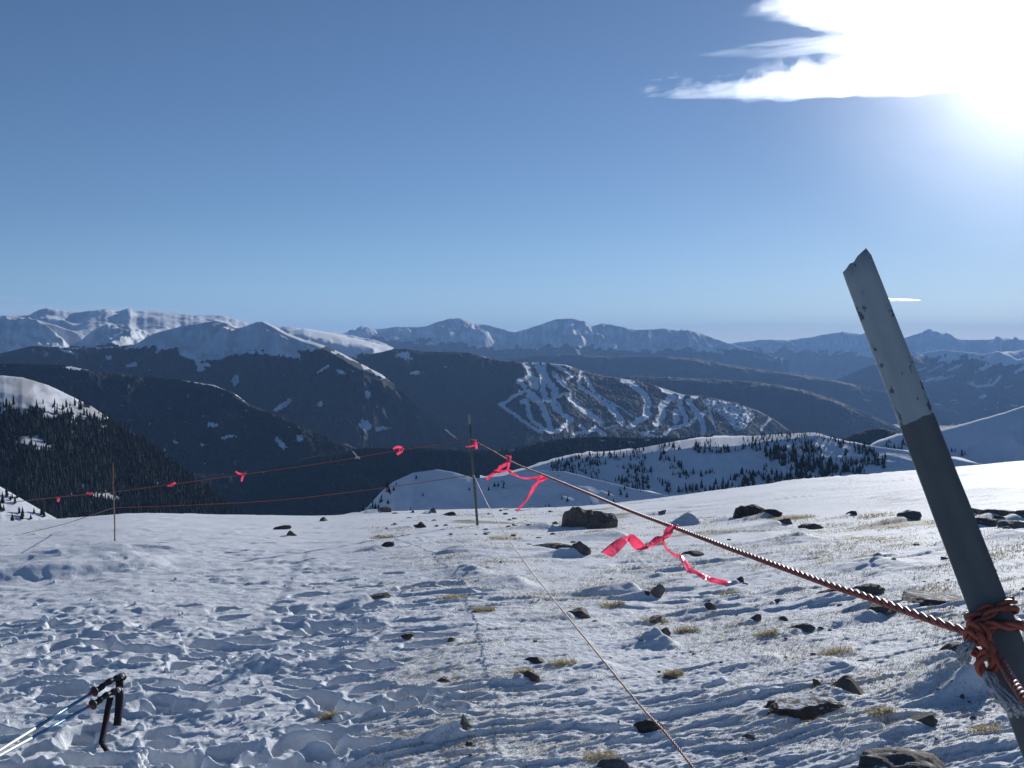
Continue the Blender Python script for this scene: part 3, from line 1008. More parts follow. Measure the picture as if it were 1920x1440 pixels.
# nearer left forest spur
ridge('forest_hill', 'dark forest spur running down from the left',
      [(-260, 690), (-100, 684), (0, 682), (80, 684), (120, 684), (165, 694), (250, 704), (343, 713), (400, 722), (440, 738), (465, 757), (517, 779), (560, 798), (623, 824), (680, 850), (740, 880)],
      [(-260, 3900), (340, 3600), (740, 3000)], 0.40, [(-260, 860), (740, 960)], -620, 1.9, 120, (60, 420), (8, 90), 0.6, canopy=13,
      patches=[(122, 676, 20, 5, .5), (140, 692, 26, 5, .1), (112, 745, 9, 8, 0), (398, 800, 10, 6, .3), (428, 822, 16, 4, -.1), (380, 838, 6, 4, 0), (528, 836, 16, 6, .9), (562, 825, 6, 9, 0), (330, 832, 6, 4, 0)],
      runs=[([(345, 713), (400, 722), (425, 731)], 4), ([(440, 738), (466, 757)], 3), ([(545, 792), (556, 797)], 3)], speck=.45, seed=211)
# dark forest floor ridge in the middle
ridge('forest_hill', 'dark forest ridge filling the valley in the middle distance',
      [(200, 885), (420, 890), (480, 884), (543, 868), (620, 850), (690, 840), (780, 839), (880, 846), (960, 845), (1010, 832), (1060, 823), (1120, 819), (1200, 822), (1270, 822), (1340, 820), (1440, 824), (1540, 832)],
      2700, 0.36, [(200, 1010), (700, 980), (1000, 910), (1540, 880)], -520, 2.0, 90, (34, 300), (5, 60), 0.5, canopy=9,
      patches=[(1005, 828, 5, 2, 0), (1130, 828, 8, 2, 0), (1180, 832, 10, 3, 0), (1215, 826, 6, 2, 0)], speck=.4, seed=221)
ridge('forest_hill', 'small dark wooded knob at the foot of the right snow slope',
      [(1540, 842), (1575, 826), (1600, 815), (1630, 806), (1655, 804), (1680, 812), (1720, 830)], 2900, 0.35, 860, -500, 1.8, 40, (12, 200), (4, 50), 0.4, canopy=9, seed=231)
# right snow slope
J = ridge('snow_slope', 'broad blue shaded snow slope at the right edge',
          [(1600, 850), (1650, 826), (1690, 812), (1740, 806), (1770, 803), (1800, 796), (1830, 788), (1880, 774), (1920, 761), (2000, 735), (2150, 690), (2300, 660)],
          [(1600, 1900), (1740, 2000), (2300, 2100)], 0.47, 900, -360, 2.0, 110, (34, 330), (3, 60), 0.5, snow_all=True, seed=241, back_m=.1, cap=[(1650, 3, .1), (1760, 5, .1), (1830, 3, .1), (1930, 2.5, .1), (2000, 2, .1)])
# right tree dotted ridge
Dd = ridge('snowy_hill', 'tree dotted snow ridge below the ski slopes',
           [(900, 905), (970, 884), (1040, 864), (1080, 853), (1150, 848), (1200, 840), (1260, 829), (1310, 822), (1400, 818), (1480, 813), (1530, 811), (1560, 820), (1590, 828), (1625, 834),
            (1650, 838), (1700, 845), (1780, 858), (1850, 872), (1950, 890)],
           1350, 0.34, [(900, 960), (1950, 930)], -300, 2.0, 120, (20, 240), (2.2, 50), 0.5, snow_all=True, seed=251, back_m=.12, cap=[(1040, 3, .15), (1150, 8, .1), (1250, 16, .08), (1400, 16, .08), (1500, 8, .1), (1560, 3, .15), (1600, 2, .2)])
# centre knoll
Ck = ridge('snowy_hill', 'blue shaded snow knoll behind the far post',
           [(560, 1010), (620, 990), (660, 972), (690, 950), (715, 922), (740, 902), (775, 886), (820, 880), (850, 885), (890, 897), (930, 894), (970, 887), (1010, 882), (1060, 884), (1110, 897),
            (1180, 914), (1250, 929), (1330, 946), (1420, 960)],
           700, 0.42, 990, -230, 2.0, 80, (8, 130), (1.0, 30), 0.3, snow_all=True, seed=261, back_m=.2)
# left forested dome
Bd = ridge('snowy_hill', 'bare snow dome with forested flank at the left edge',
           [(-260, 712), (-100, 703), (0, 704), (40, 707), (90, 722), (130, 741), (170, 761), (205, 784), (260, 817), (330, 868), (400, 926), (450, 968), (520, 1015)],
           1500, 0.36, [(-260, 1000), (520, 1030)], -560, 2.0, 130, (16, 260), (3.0, 60), 0.4, back_m=.8, treeline=[(-260, 765), (0, 772), (60, 770), (120, 780), (205, 790), (520, 800)], tl_amp=14, canopy=0, rocky=.55, cap=[(-100, 30, .16), (60, 34, .15), (130, 26, .16), (205, 6, .2), (260, 0, .3)],
           patches=[(55, 826, 30, 9, 0), (80, 838, 16, 8, .2), (200, 932, 26, 9, .2), (430, 935, 24, 7, .5), (370, 890, 30, 5, .8), (300, 905, 8, 3, 0), (160, 912, 12, 5, .5)], speck=.55, seed=271)
B2 = ridge('snowy_hill', 'low snow bank with trees at the lower left edge',
           [(-260, 840), (-100, 878), (0, 912), (40, 935), (80, 958), (130, 985), (180, 1010)], 760, 0.40, 1030, -230, 2.0, 50, (6, 100), (1, 30), 0.4, snow_all=True, seed=281)


# ------------------------------------------------------------------ trees
def cone_tree(nt_, ns, h, w, seed):
    """tiered conifer: returns verts, tris"""
    rs = np.random.default_rng(seed)
    V, F = [], []
    # trunk
    for k in range(4):
        a = k * math.pi / 2
        V.append((0.03 * h * math.cos(a), 0.03 * h * math.sin(a), -0.08 * h))
    V.append((0, 0, h * 0.8))
    for k in range(4):
        F.append((k, (k + 1) % 4, 4))
    for i in range(nt_):
        f = i / nt_
        z0 = h * (0.10 + 0.80 * f)
        z1 = min(h, z0 + h * (1.25 / nt_ + 0.10))
        rad = w * (1 - f) ** 0.8 * rs.uniform(0.85, 1.12)
        b = len(V)
        for k in range(ns):
            a = 2 * math.pi * k / ns + rs.uniform(-.2, .2)
            q = rad * rs.uniform(0.6, 1.15)
            V.append((q * math.cos(a), q * math.sin(a), z0 - h * 0.05 * rs.uniform(0, 1)))
        V.append((rs.uniform(-.02, .02) * w, rs.uniform(-.02, .02) * w, z1))
        for k in range(ns):
            F.append((b + k, b + (k + 1) % ns, b + ns))
    return np.array(V), np.array(F)


TREE_ME = []
for k in range(6):
    v, f = cone_tree(6, 8, 1.0, random.uniform(0.16, 0.24), 500 + k)
    TREE_ME.append(mesh_from('conifer_tree', v, f, [M_TREE], smooth=False))


def pick(rd, n, cond, jit=1.0):
    idx = np.argwhere(cond)
    idx = idx[(idx[:, 0] > 9) & (idx[:, 0] < rd['nb'] + rd['nf'] - 2) & (idx[:, 1] > 0) & (idx[:, 1] < cond.shape[1] - 1)]
    sel = idx[rng.integers(0, len(idx), n)]
    V = rd['V']
    p = V[sel[:, 0], sel[:, 1]]
    q = V[sel[:, 0] + 1, sel[:, 1]]
    s = V[sel[:, 0], sel[:, 1] + 1]
    a = rng.random((n, 1))
    b = rng.random((n, 1))
    return p + (q - p) * a + (s - p) * b


tree_n = [0]


def plant(points, hmin, hmax, label, group, count=False):
    points = points[np.argsort(points[:, 0] / points[:, 1])]
    for i_, p in enumerate(points):
        o = link('conifer_tree', TREE_ME[tree_n[0] % 6], None, p)
        tree_n[0] += 1
        h = random.uniform(hmin, hmax) * random.choice([.55, .75, .9, 1.0, 1.0, 1.15])
        o.scale = (h * random.uniform(.8, 1.25), h * random.uniform(.8, 1.25), h)
        o.rotation_euler = (0, 0, random.uniform(0, 6.28))
        k_ = i_ + 1 if i_ < len(points) / 2 else len(points) - i_
        od = str(k_) + ('th' if 10 < k_ % 100 < 14 else {1: 'st', 2: 'nd', 3: 'rd'}.get(k_ % 10, 'th'))
        ps = ('left third', 'middle', 'right third')[min(2, 3 * i_ // len(points))]
        sz = 'short' if h < hmin + .15 * (hmax - hmin) else 'tall' if h > hmin + .6 * (hmax - hmin) else 'middling'
        if not count:
            label_ = label.replace('{size}', sz).replace('{part}', ps)
        tag(o, label % (od, 'left' if i_ < len(points) / 2 else 'right') if count else label_, 'tree', group)


def forest(name, label, pts, hmin, hmax, seed):
    vs, fs = zip(*[cone_tree(3, 5, 1.0, 0.2, seed + k) for k in range(5)])
    VV, FF = [], []
    n0 = 0
    kind = rng.integers(0, 5, len(pts))
    for k in range(5):
        P = pts[kind == k]
        n = len(P)
        if n == 0:
            continue
        h = rng.uniform(hmin, hmax, n) * rng.uniform(.5, 1.1, n)
        a = rng.uniform(0, 6.28, n)
        v = vs[k]
        ca, sa = np.cos(a)[:, None], np.sin(a)[:, None]
        ws = (h * rng.uniform(.8, 1.3, n))[:, None]
        X = (v[:, 0] * ca - v[:, 1] * sa) * ws + P[:, 0:1]
        Y = (v[:, 0] * sa + v[:, 1] * ca) * ws + P[:, 1:2]
        Zt = v[:, 2] * h[:, None] + P[:, 2:3]
        VV.append(np.stack([X, Y, Zt], -1).reshape(-1, 3))
        FF.append((fs[k][None] + (np.arange(n) * len(v))[:, None, None]).reshape(-1, 3) + n0)
        n0 += n * len(v)
    o = link(name, mesh_from(name, np.concatenate(VV), np.concatenate(FF), [M_TREE], smooth=False))
    return tag(o, label, None, None, 'stuff')


# individuals (the ones that show largest)
cC = (Ck['py'] > 890) & (Ck['py'] < 962) & (Ck['px'] > 690) & (Ck['px'] < 1240) & (fbm(Ck['px'] / 60, Ck['py'] / 30, 77, 2) > 0.0)
plant(pick(Ck, 40, cC), 2.4, 4.8, 'tiny dark conifer on the blue shaded knoll face, %s from the %s', 'trees on the centre knoll', True)
cC2 = (Ck['px'] > 660) & (Ck['px'] < 745) & (Ck['py'] > 900) & (Ck['py'] < 968) & (Ck['py'] < Ck['py'][8][None] + 26)
plant(pick(Ck, 26, cC2), 2.5, 5.5, 'small dark conifer along the left edge of the snow knoll, %s from the %s', 'trees along the left edge of the knoll', True)
cB2 = (B2['px'] > -20) & (B2['px'] < 110) & (B2['py'] > 930) & (B2['py'] < 985)
plant(pick(B2, 26, cB2), 4, 8, 'dark conifer on the low snow bank at the left edge, %s from the %s', 'trees on the lower left snow bank', True)
cD = (Dd['px'] > 1430) & (Dd['px'] < 1570) & (np.abs(Dd['py'] - np.interp(Dd['px'], [1430, 1480, 1530, 1570], [850, 858, 870, 890])) < np.interp(Dd['px'], [1430, 1500, 1570], [6, 22, 14]))
plant(pick(Dd, 80, cD), 8, 14, '{size} conifer in the {part} of the dense grove on the tree dotted ridge', 'trees in the grove on the ridge')
cD2 = (Dd['px'] > 1290) & (Dd['px'] < 1620) & (np.abs(Dd['py'] - np.interp(Dd['px'], [1290, 1400, 1620], [918, 912, 888])) < 12)
plant(pick(Dd, 86, cD2), 8, 13, '{size} conifer in the {part} of the tree belt above the near snow edge', 'trees in the belt above the near snow edge')

# the rest as joined woods
cF = (Dd['px'] > 1030) & (Dd['px'] < 1660) & (Dd['py'] < 925) & (fbm(Dd['px'] / 45, Dd['py'] / 26, 78, 3) > np.interp(Dd['px'], [1030, 1120, 1250, 1330, 1420, 1660], [-.35, -.15, .02, .18, -.1, .0]))
cF &= ~((Dd['py'] > np.interp(Dd['px'], [1270, 1500], [850, 850])) & (Dd['py'] < 885) & (Dd['px'] > 1280) & (Dd['px'] < 1430))
forest('conifer_wood', 'sparse dark conifers dotting the snow ridge', pick(Dd, 1500, cF), 4, 9.5, 600)
cJ = (J['px'] > 1640) & (J['px'] < 1745) & (J['py'] > 830) & (J['py'] < 885) & (fbm(J['px'] / 30, J['py'] / 14, 79, 2) > 0.05)
forest('conifer_wood', 'clumps of conifers at the foot of the right snow slope', pick(J, 170, cJ), 6, 13, 620)
cJ2 = (J['px'] > 1780) & (J['px'] < 1812) & (J['py'] > 846) & (J['py'] < 860)
plant(pick(J, 4, cJ2), 9, 14, 'lone dark conifer on the snow slope right of the leaning post, %s from the %s', 'lone conifers right of the post', True)
den = (1 - Bd['sn'])
cB = (rng.random(den.shape) < den * 0.95 + 0.02) & (Bd['py'] > 752)
cB |= (Bd['py'] > 755) & (Bd['py'] < 800) & (rng.random(den.shape) < .12)
forest('conifer_wood', 'dense dark conifer forest on the flank of the left snow dome', pick(Bd, 13000, cB & (Bd['px'] > -150)), 7, 14, 640)
I = RID['forest_hill'][3]
cI = (I['px'] > 600) & (I['px'] < 1420) & (I['sn'] < .5)
forest('conifer_wood', 'dark conifer forest covering the middle valley ridge', pick(I, 4200, cI), 9, 16, 660)

# ------------------------------------------------------------------ rocks
def rock_mesh(name, w, h, shape, mat, seed, sub=3):
    rs = np.random.default_rng(seed)
    bm = bmesh.new()
    bmesh.ops.create_icosphere(bm, subdivisions=sub, radius=1.0)
    V = np.array([v.co[:] for v in bm.verts])
    nn = fbm(V[:, 0] * 1.7 + seed, V[:, 1] * 1.7 + V[:, 2] * 1.3, seed, 3, .55)
    V = V * (1 + 0.15 * nn[:, None] + 0.06 * perlin(V[:, 0] * 6 + V[:, 2] * 3, V[:, 1] * 6 + seed, seed + 6)[:, None])
    # planar cuts give broken facets
    for k in range(15 if shape != 'slab' else 10):
        n = rs.normal(size=3)
        n[2] *= 0.6
        n /= np.linalg.norm(n)
        dcut = rs.uniform(0.50, 0.86)
        s = V @ n
        V = V - np.outer(np.maximum(s - dcut, 0), n)
    V = V * (1 + 0.085 * (ridged(V[:, 0] * 2.6 + V[:, 2] * 1.7, V[:, 1] * 2.6 - V[:, 2] * 2.2 + seed, seed + 6, 4, .6) - .35)[:, None])
    V[:, 2] += 0.06 * perlin(V[:, 0] * 3 + seed, V[:, 1] * 3, seed + 3)
    mx = np.abs(V[:, 0]).max()
    V[:, 0] *= (w / 2) / mx
    V[:, 1] *= (w / 2) * rs.uniform(0.65, 0.95) / np.abs(V[:, 1]).max()
    if shape == 'pyramid':
        zz = (V[:, 2] + 1) / 2
        V[:, 0] *= np.clip(1.25 - 1.05 * zz, 0.12, 1)
        V[:, 1] *= np.clip(1.25 - 1.05 * zz, 0.12, 1)
    if shape == 'wedge':
        V[:, 2] += 0.55 * (V[:, 0] / (w / 2)) * (V[:, 2] > -.3)
    if shape == 'jagged':
        V[:, 2] += 0.55 * np.sin(V[:, 0] / w * 11 + 1) * (V[:, 2] > -.2)
    if shape == 'boulder':
        V[:, 2] += 0.22 * (V[:, 0] / (w / 2)) * (V[:, 2] > 0)
    top = V[:, 2].max()
    V[:, 2] *= 1.0 / top
    V[:, 2] = np.where(V[:, 2] > 0, V[:, 2] * h, V[:, 2] * max(h * .55, .04))
    F = np.array([[v.index for v in f.verts] for f in bm.faces])
    bm.free()
    return mesh_from(name, V, F, [mat], smooth=False)


for i, ((px, py, wpx, hpx, shp, mi, lab), (p, w, h)) in enumerate(zip(ROCKS, ROCK_POS)):
    sh = 'slab' if shp == 'bigslab' else shp
    name = {'boulder': 'boulder', 'slab': 'stone_slab'}.get(sh, 'rock') if w > .35 else 'rock'
    o = link(name, rock_mesh(name, w * 1.16, h * (1.0 if i in (0, 1, 5, 19) else .76) + 0.01, sh, M_ROCK[mi], 900 + i, 5 if wpx > 70 else 4), None)
    zb = float(base_z(p[0], p[1]))
    o.location = (p[0], p[1], gz(p[0], p[1]) - (.05 if 'slab' in shp else .16) * h)
    o.rotation_euler = (0, 0, random.uniform(-.35, .35))
    tag(o, lab, 'rock')

# small stones: individuals in view
stone_me = [rock_mesh('stone', 1.0, 0.45, random.choice(['boulder', 'wedge', 'slab']), M_ROCK[k % 3], 1300 + k, 2) for k in range(8)]
for i in range(150):
    if i < 46:
        px, py = random.uniform(640, 1080), random.uniform(958, 1008)
        lab, grp, sc = 'small brown stone among many on the stony rim left of the boulder', 'small stones on the stony rim', (6, 18)
    elif i < 60:
        px, py = random.uniform(1800, 1930), random.uniform(950, 990)
        lab, grp, sc = 'small stone of the rubble pile right of the leaning post', 'small stones in the rubble pile', (10, 24)
    else:
        px, py = random.uniform(860, 1930), 1000 + 440 * random.random() ** 1.5
        lab, grp, sc = 'small dark stone poking through the wind crusted snow', 'small stones in the wind crust', (6, 17)
    q, r = base_hit(px, py)
    w = random.uniform(*sc) * r / FPX
    if i < 46:
        lab = 'brown stone in the %s of the stony rim, %s' % ('skyline row' if py < 972 else 'middle' if py < 990 else 'front', 'well left of the far post' if px < 760 else 'close left of the far post' if px < 893
                                                            else 'close right of the far post' if px < 985 else 'beside the large boulder')
    elif i < 60:
        lab = 'small stone in the %s of the rubble pile %s' % ('back' if py < 964 else 'middle' if py < 977 else 'front', 'touching the leaning post' if px < 1850 else 'near the right picture edge' if px > 1893 else 'right of the leaning post')
    if i >= 60:
        LM = [(a[0], a[1], a[6]) for a in ROCKS if a[1] > 1000]
        near = min(LM, key=lambda a: math.hypot(a[0] - px, 2 * (a[1] - py)))
        side = ('left of' if px < near[0] - 25 else 'right of' if px > near[0] + 25 else 'close to') if abs(py - near[1]) * 2 < abs(px - near[0]) else ('behind' if py < near[1] else 'in front of')
        ref = ' '.join(near[2].split()[:7])
        ref = ref.rsplit(' ', 1)[0] if ref.split()[-1] in ('the', 'a', 'of', 'on', 'in', 'with', 'below', 'beside', 'to', 'its', 'and', 'at', 'by', 'from', 'left', 'right', 'just', 'cut', 'among', 'under', 'through', 'touching', 'banked', 'lower', 'snow', 'end', 'near') else ref
        lab = 'small dark stone %s the %s' % (side, ref)
    o = link('stone', stone_me[i % 8], None, (q[0], q[1], gz(q[0], q[1]) - 0.1 * w))
    o.scale = (w, w, w * random.uniform(.4, .8))
    o.rotation_euler = (0, 0, random.uniform(0, 6.28))
    tag(o, lab, 'stone', grp)


# ------------------------------------------------------------------ grass
def blades(P, n, spread, lmin, lmax, lean, rs):
    """n blades around each point of P -> verts, tris"""
    m = len(P) * n
    c = np.repeat(P, n, 0)
    off = np.clip(rs.normal(size=(m, 2)), -1.5, 1.5) * spread
    off = np.outer(off[:, 0], WU) * 1.6 + np.outer(off[:, 1], WV) * 0.8
    x = c[:, 0] + off[:, 0]
    y = c[:, 1] + off[:, 1]
    z = ground_z(x, y, .012) - 0.006
    L = rs.uniform(lmin, lmax, m)
    th = rs.uniform(0, 6.28, m)
    bend = rs.uniform(.4, 1.4, m)
    dx = -WU[0] * lean * bend + 0.55 * np.cos(th)
    dy = -WU[1] * lean * bend + 0.55 * np.sin(th)
    wd = 0.0007 + 0.00022 * np.hypot(x, y)
    pxv = np.stack([np.ones(m) * .9, .3 * np.sin(th), 0 * th], -1) * wd[:, None]
    b = np.stack([x, y, z], -1)
    mid = b + np.stack([dx * L * .35, dy * L * .35, L * .55], -1)
    tip = b + np.stack([dx * L, dy * L, L * rs.uniform(.55, .95, m)], -1)
    V = np.stack([b - pxv, b + pxv, mid + pxv * .8, mid - pxv * .8, tip], 1).reshape(-1, 3)
    k = np.arange(m)[:, None] * 5
    F = np.concatenate([k + np.array([[0, 1, 2]]), k + np.array([[0, 2, 3]]), k + np.array([[3, 2, 4]])], 0)
    return V, F


rsg = np.random.default_rng(5)
tufts = [(1500, 965, 30, 'straw yellow grass clump streaming beside the brown rock cluster'), (1640, 962, 40, 'pale grass strip along the smooth snowfield edge left of the leaning post'),
         (1230, 1020, 20, 'grass tuft right behind the near ribbon knot'), (950, 1012, 26, 'yellow grass tuft beside the foot of the lower rope'), (1120, 1005, 14, 'small orange grass tuft at the right foot of the large boulder'),
         (850, 1125, 24, 'pale wiry grass tuft right of the footprints'), (910, 1145, 18, 'yellow grass tuft right of the footprints and near the lower rope'),
         (1230, 1160, 24, 'grass tuft behind the dark blocky rock'), (1290, 1180, 20, 'yellow grass right of the dark blocky rock'), (1058, 1248, 22, 'grass tuft left of the lower rope, mid foreground'),
         (985, 1265, 16, 'brown grass tuft over the brown stone left of the lower rope'), (1570, 1225, 30, 'grass tuft on a snow shadow left of the jagged slab'), (1655, 1358, 24, 'spiky yellow grass tuft above the bottom slab'),
         (1850, 1385, 30, 'long straw tuft left of the post at the bottom right'), (1740, 1360, 16, 'short grass beside the two humped rock'), (1130, 1420, 26, 'grass tuft on the low slab at the bottom edge'),
         (1265, 1270, 18, 'thin grass tuft right of the lower rope'), (1440, 1190, 20, 'thin grass tuft in the middle wind crust'), (1150, 1130, 22, 'grass strip right of the rough dark rock'),
         (720, 1010, 20, 'yellow grass tuft left on the stony rim'), (1370, 1110, 16, 'grass tuft by the ribbon tip'), (620, 1345, 14, 'thin grass poking through broken snow on the left')]
for (px, py, sp, lab) in tufts:
    q, r = base_hit(px, py)
    v, f = blades(np.array([q]), 170, sp * .46 * r / FPX, .02, .060, 1.1, rsg)
    o = link('grass_tuft', mesh_from('grass_tuft', v - q, f, [M_GRASS], smooth=False), None, q)
    tag(o, lab, 'grass', 'dry grass tufts')
# scattered thin grass
cand = []
while len(cand) < 1050:
    px, py = random.uniform(700, 1960), random.uniform(958, 1440)
    if px > 1180 and py < 965:
        continue
    q, r = base_hit(px, py)
    dens = np.interp(py, [955, 985, 1100, 1440], [1, .9, .6, .35]) * (0.45 + .9 * float(perlin(np.array([q[0] * .8]), np.array([q[1] * .8]), 72)[0]))
    if random.random() < dens and r < 21:
        cand.append(q)
v, f = blades(np.array(cand), 34, .085, .008, .030, 1.1, rsg)
tag(link('dry_grass', mesh_from('dry_grass', v, f, [M_GRASS], smooth=False)), 'thin dry grass poking through the wind crusted snow', None, None, 'stuff')

# ------------------------------------------------------------------ snow clods
clod = [rock_mesh('snow_clod', 1.0, 0.7, 'boulder', M_SNOW, 1500 + k, 2) for k in range(4)]
cv = [np.array([v.co[:] for v in m.vertices]) for m in clod]
cf = [np.array([p.vertices[:] for p in m.polygons]) for m in clod]
VV, FF, n0 = [], [], 0
for i in range(620):
    py = random.uniform(1080, 1470)
    px = random.uniform(-40, np.interp(py, [1080, 1150, 1250, 1470], [800, 780, 640, 720]))
    if py < 1150 and random.random() < .6:
        continue
    q, r = base_hit(px, py)
    s = random.choice([.008, .010, .012, .016, .022, .030, .045]) * random.uniform(.7, 1.3)
    k = i % 4
    a = random.uniform(0, 6.28)
    vv_ = cv[k] * s
    vv_ = np.stack([vv_[:, 0] * math.cos(a) - vv_[:, 1] * math.sin(a), vv_[:, 0] * math.sin(a) + vv_[:, 1] * math.cos(a), vv_[:, 2]], -1)
    VV.append((vv_, q[0], q[1], s))
    FF.append(cf[k] + n0)
    n0 += len(vv_)
zz = ground_z(np.array([c[1] for c in VV]), np.array([c[2] for c in VV]), .012)
VV = [c[0] + np.array([c[1], c[2], z - .1 * c[3]]) for c, z in zip(VV, zz)]
tag(link('snow_clods', mesh_from('snow_clods', np.concatenate(VV), np.concatenate(FF), [M_SNOW], smooth=False, attrs={'bare': np.zeros(n0)})),
    'loose clods of broken snow on the trampled ground', None, None, 'stuff')


# ------------------------------------------------------------------ tubes, ropes
def resample(P, step):
    d = np.concatenate([[0], np.cumsum(np.linalg.norm(np.diff(P, axis=0), axis=1))])
    n = max(3, int(d[-1] / step))
    s = np.linspace(0, d[-1], n)
    return np.stack([np.interp(s, d, P[:, k]) for k in range(3)], -1), s


def frames(P):
    T = np.gradient(P, axis=0)
    T /= np.linalg.norm(T, axis=1)[:, None] + 1e-12
    n = np.cross(T[0], [0.13, 0.2, 0.95])
    n /= np.linalg.norm(n)
    Ns = [n]
    for i in range(1, len(P)):
        n = Ns[-1] - T[i] * np.dot(Ns[-1], T[i])
        n /= np.linalg.norm(n) + 1e-12
        Ns.append(n)
    Ns = np.array(Ns)
    return T, Ns, np.cross(T, Ns)


def tube(P, rad, ns=8, cap=True, flat=1.0):
    P = np.asarray(P, float)
    T, A, B = frames(P)
    rad = np.broadcast_to(np.asarray(rad, float), (len(P),))
    a = np.linspace(0, 2 * np.pi, ns, endpoint=False)
    V = P[:, None] + (A[:, None] * np.cos(a)[None, :, None] + B[:, None] * np.sin(a)[None, :, None] * flat) * rad[:, None, None]
    V = V.reshape(-1, 3)
    F = [tuple(f) for f in grid_faces(len(P), ns, True)[:, ::-1]]
    if cap:
        F.append(tuple(range(ns)))
        F.append(tuple((len(P) - 1) * ns + k for k in reversed(range(ns))))
    return V, F


def join(parts):
    V, F, n = [], [], 0
    for v, f in parts:
        V.append(v)
        F += [tuple(i + n for i in g) for g in f]
        n += len(v)
    return np.concatenate(V), F


def strand_paths(P, Rr, pitch, k, n=3, ph=0.0):
    T, A, B = frames(P)
    s = np.concatenate([[0], np.cumsum(np.linalg.norm(np.diff(P, axis=0), axis=1))])
    a = 2 * np.pi * s / pitch + 2 * np.pi * k / n + ph
    return P + (A * np.cos(a)[:, None] + B * np.sin(a)[:, None]) * Rr


def twisted(parent, path, Rr, pitch, mats, step, ns=7, nstr=3):
    P, _ = resample(path, step)
    for k in range(nstr):
        c = strand_paths(P, Rr * 0.50, pitch, k, nstr)
        v, f = tube(c, Rr * 0.56, ns)
        link('strand', mesh_from('strand', v, f, [mats[k % len(mats)]]), parent)


FP = unproj(884, 824, 14.0)           # rope fixing on the far post
NP = unproj(1838, 1193, 1.40)         # rope fixing on the near post


def on_line(px, py, A, B):
    """point seen at (px,py) in the vertical plane through A and B"""
    d = pdir(px, py)
    n = np.array([-(B[1] - A[1]), B[0] - A[0]])
    k = ((A[0]) * n[0] + (A[1]) * n[1]) / (d[0] * n[0] + d[1] * n[1])
    return EYE + d * k


# near thick rope: far post -> near post
mid_pts = [(920, 843), (960, 866), (1025, 893), (1100, 924), (1180, 957), (1265, 989), (1360, 1025), (1450, 1058), (1560, 1098), (1640, 1124), (1740, 1160)]
path_main = catmull([FP] + [on_line(a, b, FP, NP) for a, b in mid_pts] + [NP], 24)
rope_main = empty('rope', NP, 'thick twisted orange rope from the leaning near post to the far post', 'rope')


def to_local(o, V):
    return np.asarray(V) - np.array(o.location)


near_part = path_main[np.linalg.norm(path_main[:, :2], axis=1) < 6.2]
far_part = path_main[np.linalg.norm(path_main[:, :2], axis=1) > 6.0]
twisted(rope_main, to_local(rope_main, near_part[::-1]), 0.0062, 0.078, [M_ROPE, M_ROPE, M_ROPE_DK], 0.0045, 7, 3)
twisted(rope_main, to_local(rope_main, far_part[::-1]), 0.0056, 0.078, [M_ROPE, M_ROPE, M_ROPE_DK], 0.011, 5, 3)

# ------------------------------------------------------------------ near post
K0 = unproj(1872, 1180, 1.42)
K1 = unproj(1606, 488, 1.76)
ax = (K1 - K0) / np.linalg.norm(K1 - K0)
base_pt = K0 - ax * (K0[2] - 0.0) / ax[2]
_f = (EYE - (K0 + K1) / 2)
_f /= np.linalg.norm(_f)
ey = _f - ax * np.dot(_f, ax)      # the web faces the viewer
ey /= np.linalg.norm(ey)
ey = ey + 0.06 * np.cross(ax, ey)
ey /= np.linalg.norm(ey)
ex = np.cross(ey, ax)
ex = -ex if ex[0] < 0 else ex
rotm = Matrix(((ex[0], -ey[0], ax[0]), (ex[1], -ey[1], ax[1]), (ex[2], -ey[2], ax[2])))
Ltop = float(np.linalg.norm(K1 - base_pt))
# U-channel profile (x across, y depth: + is away from the viewer)
prof = [(-.024, .030), (-.0245, .0022), (-.0232, .0), (-.010, -.0004), (-.004, .0010), (.004, .0010), (.010, -.0004), (.0232, .0), (.0245, .0022), (.024, .030),
        (.0215, .030), (.0215, .005), (.010, .003), (.004, .005), (-.004, .005), (-.010, .003), (-.0215, .005), (-.0215, .030)]
nz_ = 60
V, F = [], []
for i in range(nz_):
    z = -0.35 + (Ltop + 0.35) * i / (nz_ - 1)
    for (a, b) in prof:
        if i == nz_ - 1:
            zz_ = z + 0.80 * (a + 0.024) - 0.015 - (.012 if a > .022 else 0) + .002 * math.sin(a * 420) + (0.006 if .016 < a < .023 and b < .004 else 0) + random.uniform(-.0015, .0015) - (0.006 if a > .0225 else 0)
        else:
            zz_ = z + random.uniform(-.0006, .0006)
        V.append((a * 1.09 - .0012 + random.uniform(-.0003, .0003), b, zz_))
npf = len(prof)
F = [tuple(f) for f in grid_faces(nz_, npf, True)]
for i0 in (0, (nz_ - 1) * npf):
    for k in range(9):
        q = (i0 + k, i0 + k + 1, i0 + npf - 2 - k, i0 + npf - 1 - k)
        if len(set(q)) == 4:
            F.append(q if i0 else q[::-1])
white_z = float(np.dot(unproj(1722, 795, 1.62) - base_pt, ax))
M_POST = mat_post(white_z)
post = link('fence_post', mesh_from('fence_post', V, F, [M_POST], smooth=False))
post.matrix_world = Matrix.Translation(Vector(base_pt)) @ rotm.to_4x4()
tag(post, 'leaning dark steel post with flaking white tip in the right foreground', 'post')


def post_pt(a, b, z):
    return base_pt + ex * a - ey * b + ax * z


zk = float(np.dot(K0 - base_pt, ax))
# wraps around the post
def wrap(z0, z1, turns, off=0.006, start=2.4, n=40):
    P = []
    for i in range(n):
        t = i / (n - 1)
        a = start + turns * 2 * math.pi * t
        c, s = math.cos(a), math.sin(a)
        k = 1.0 / max(abs(c) / (.0245 + off), abs(s) / (.0165 + off))
        k = min(k, .034 + off)
        P.append(post_pt(c * k, .015 + s * k, z0 + (z1 - z0) * t + .004 * math.sin(3 * a)))
    return np.array(P)


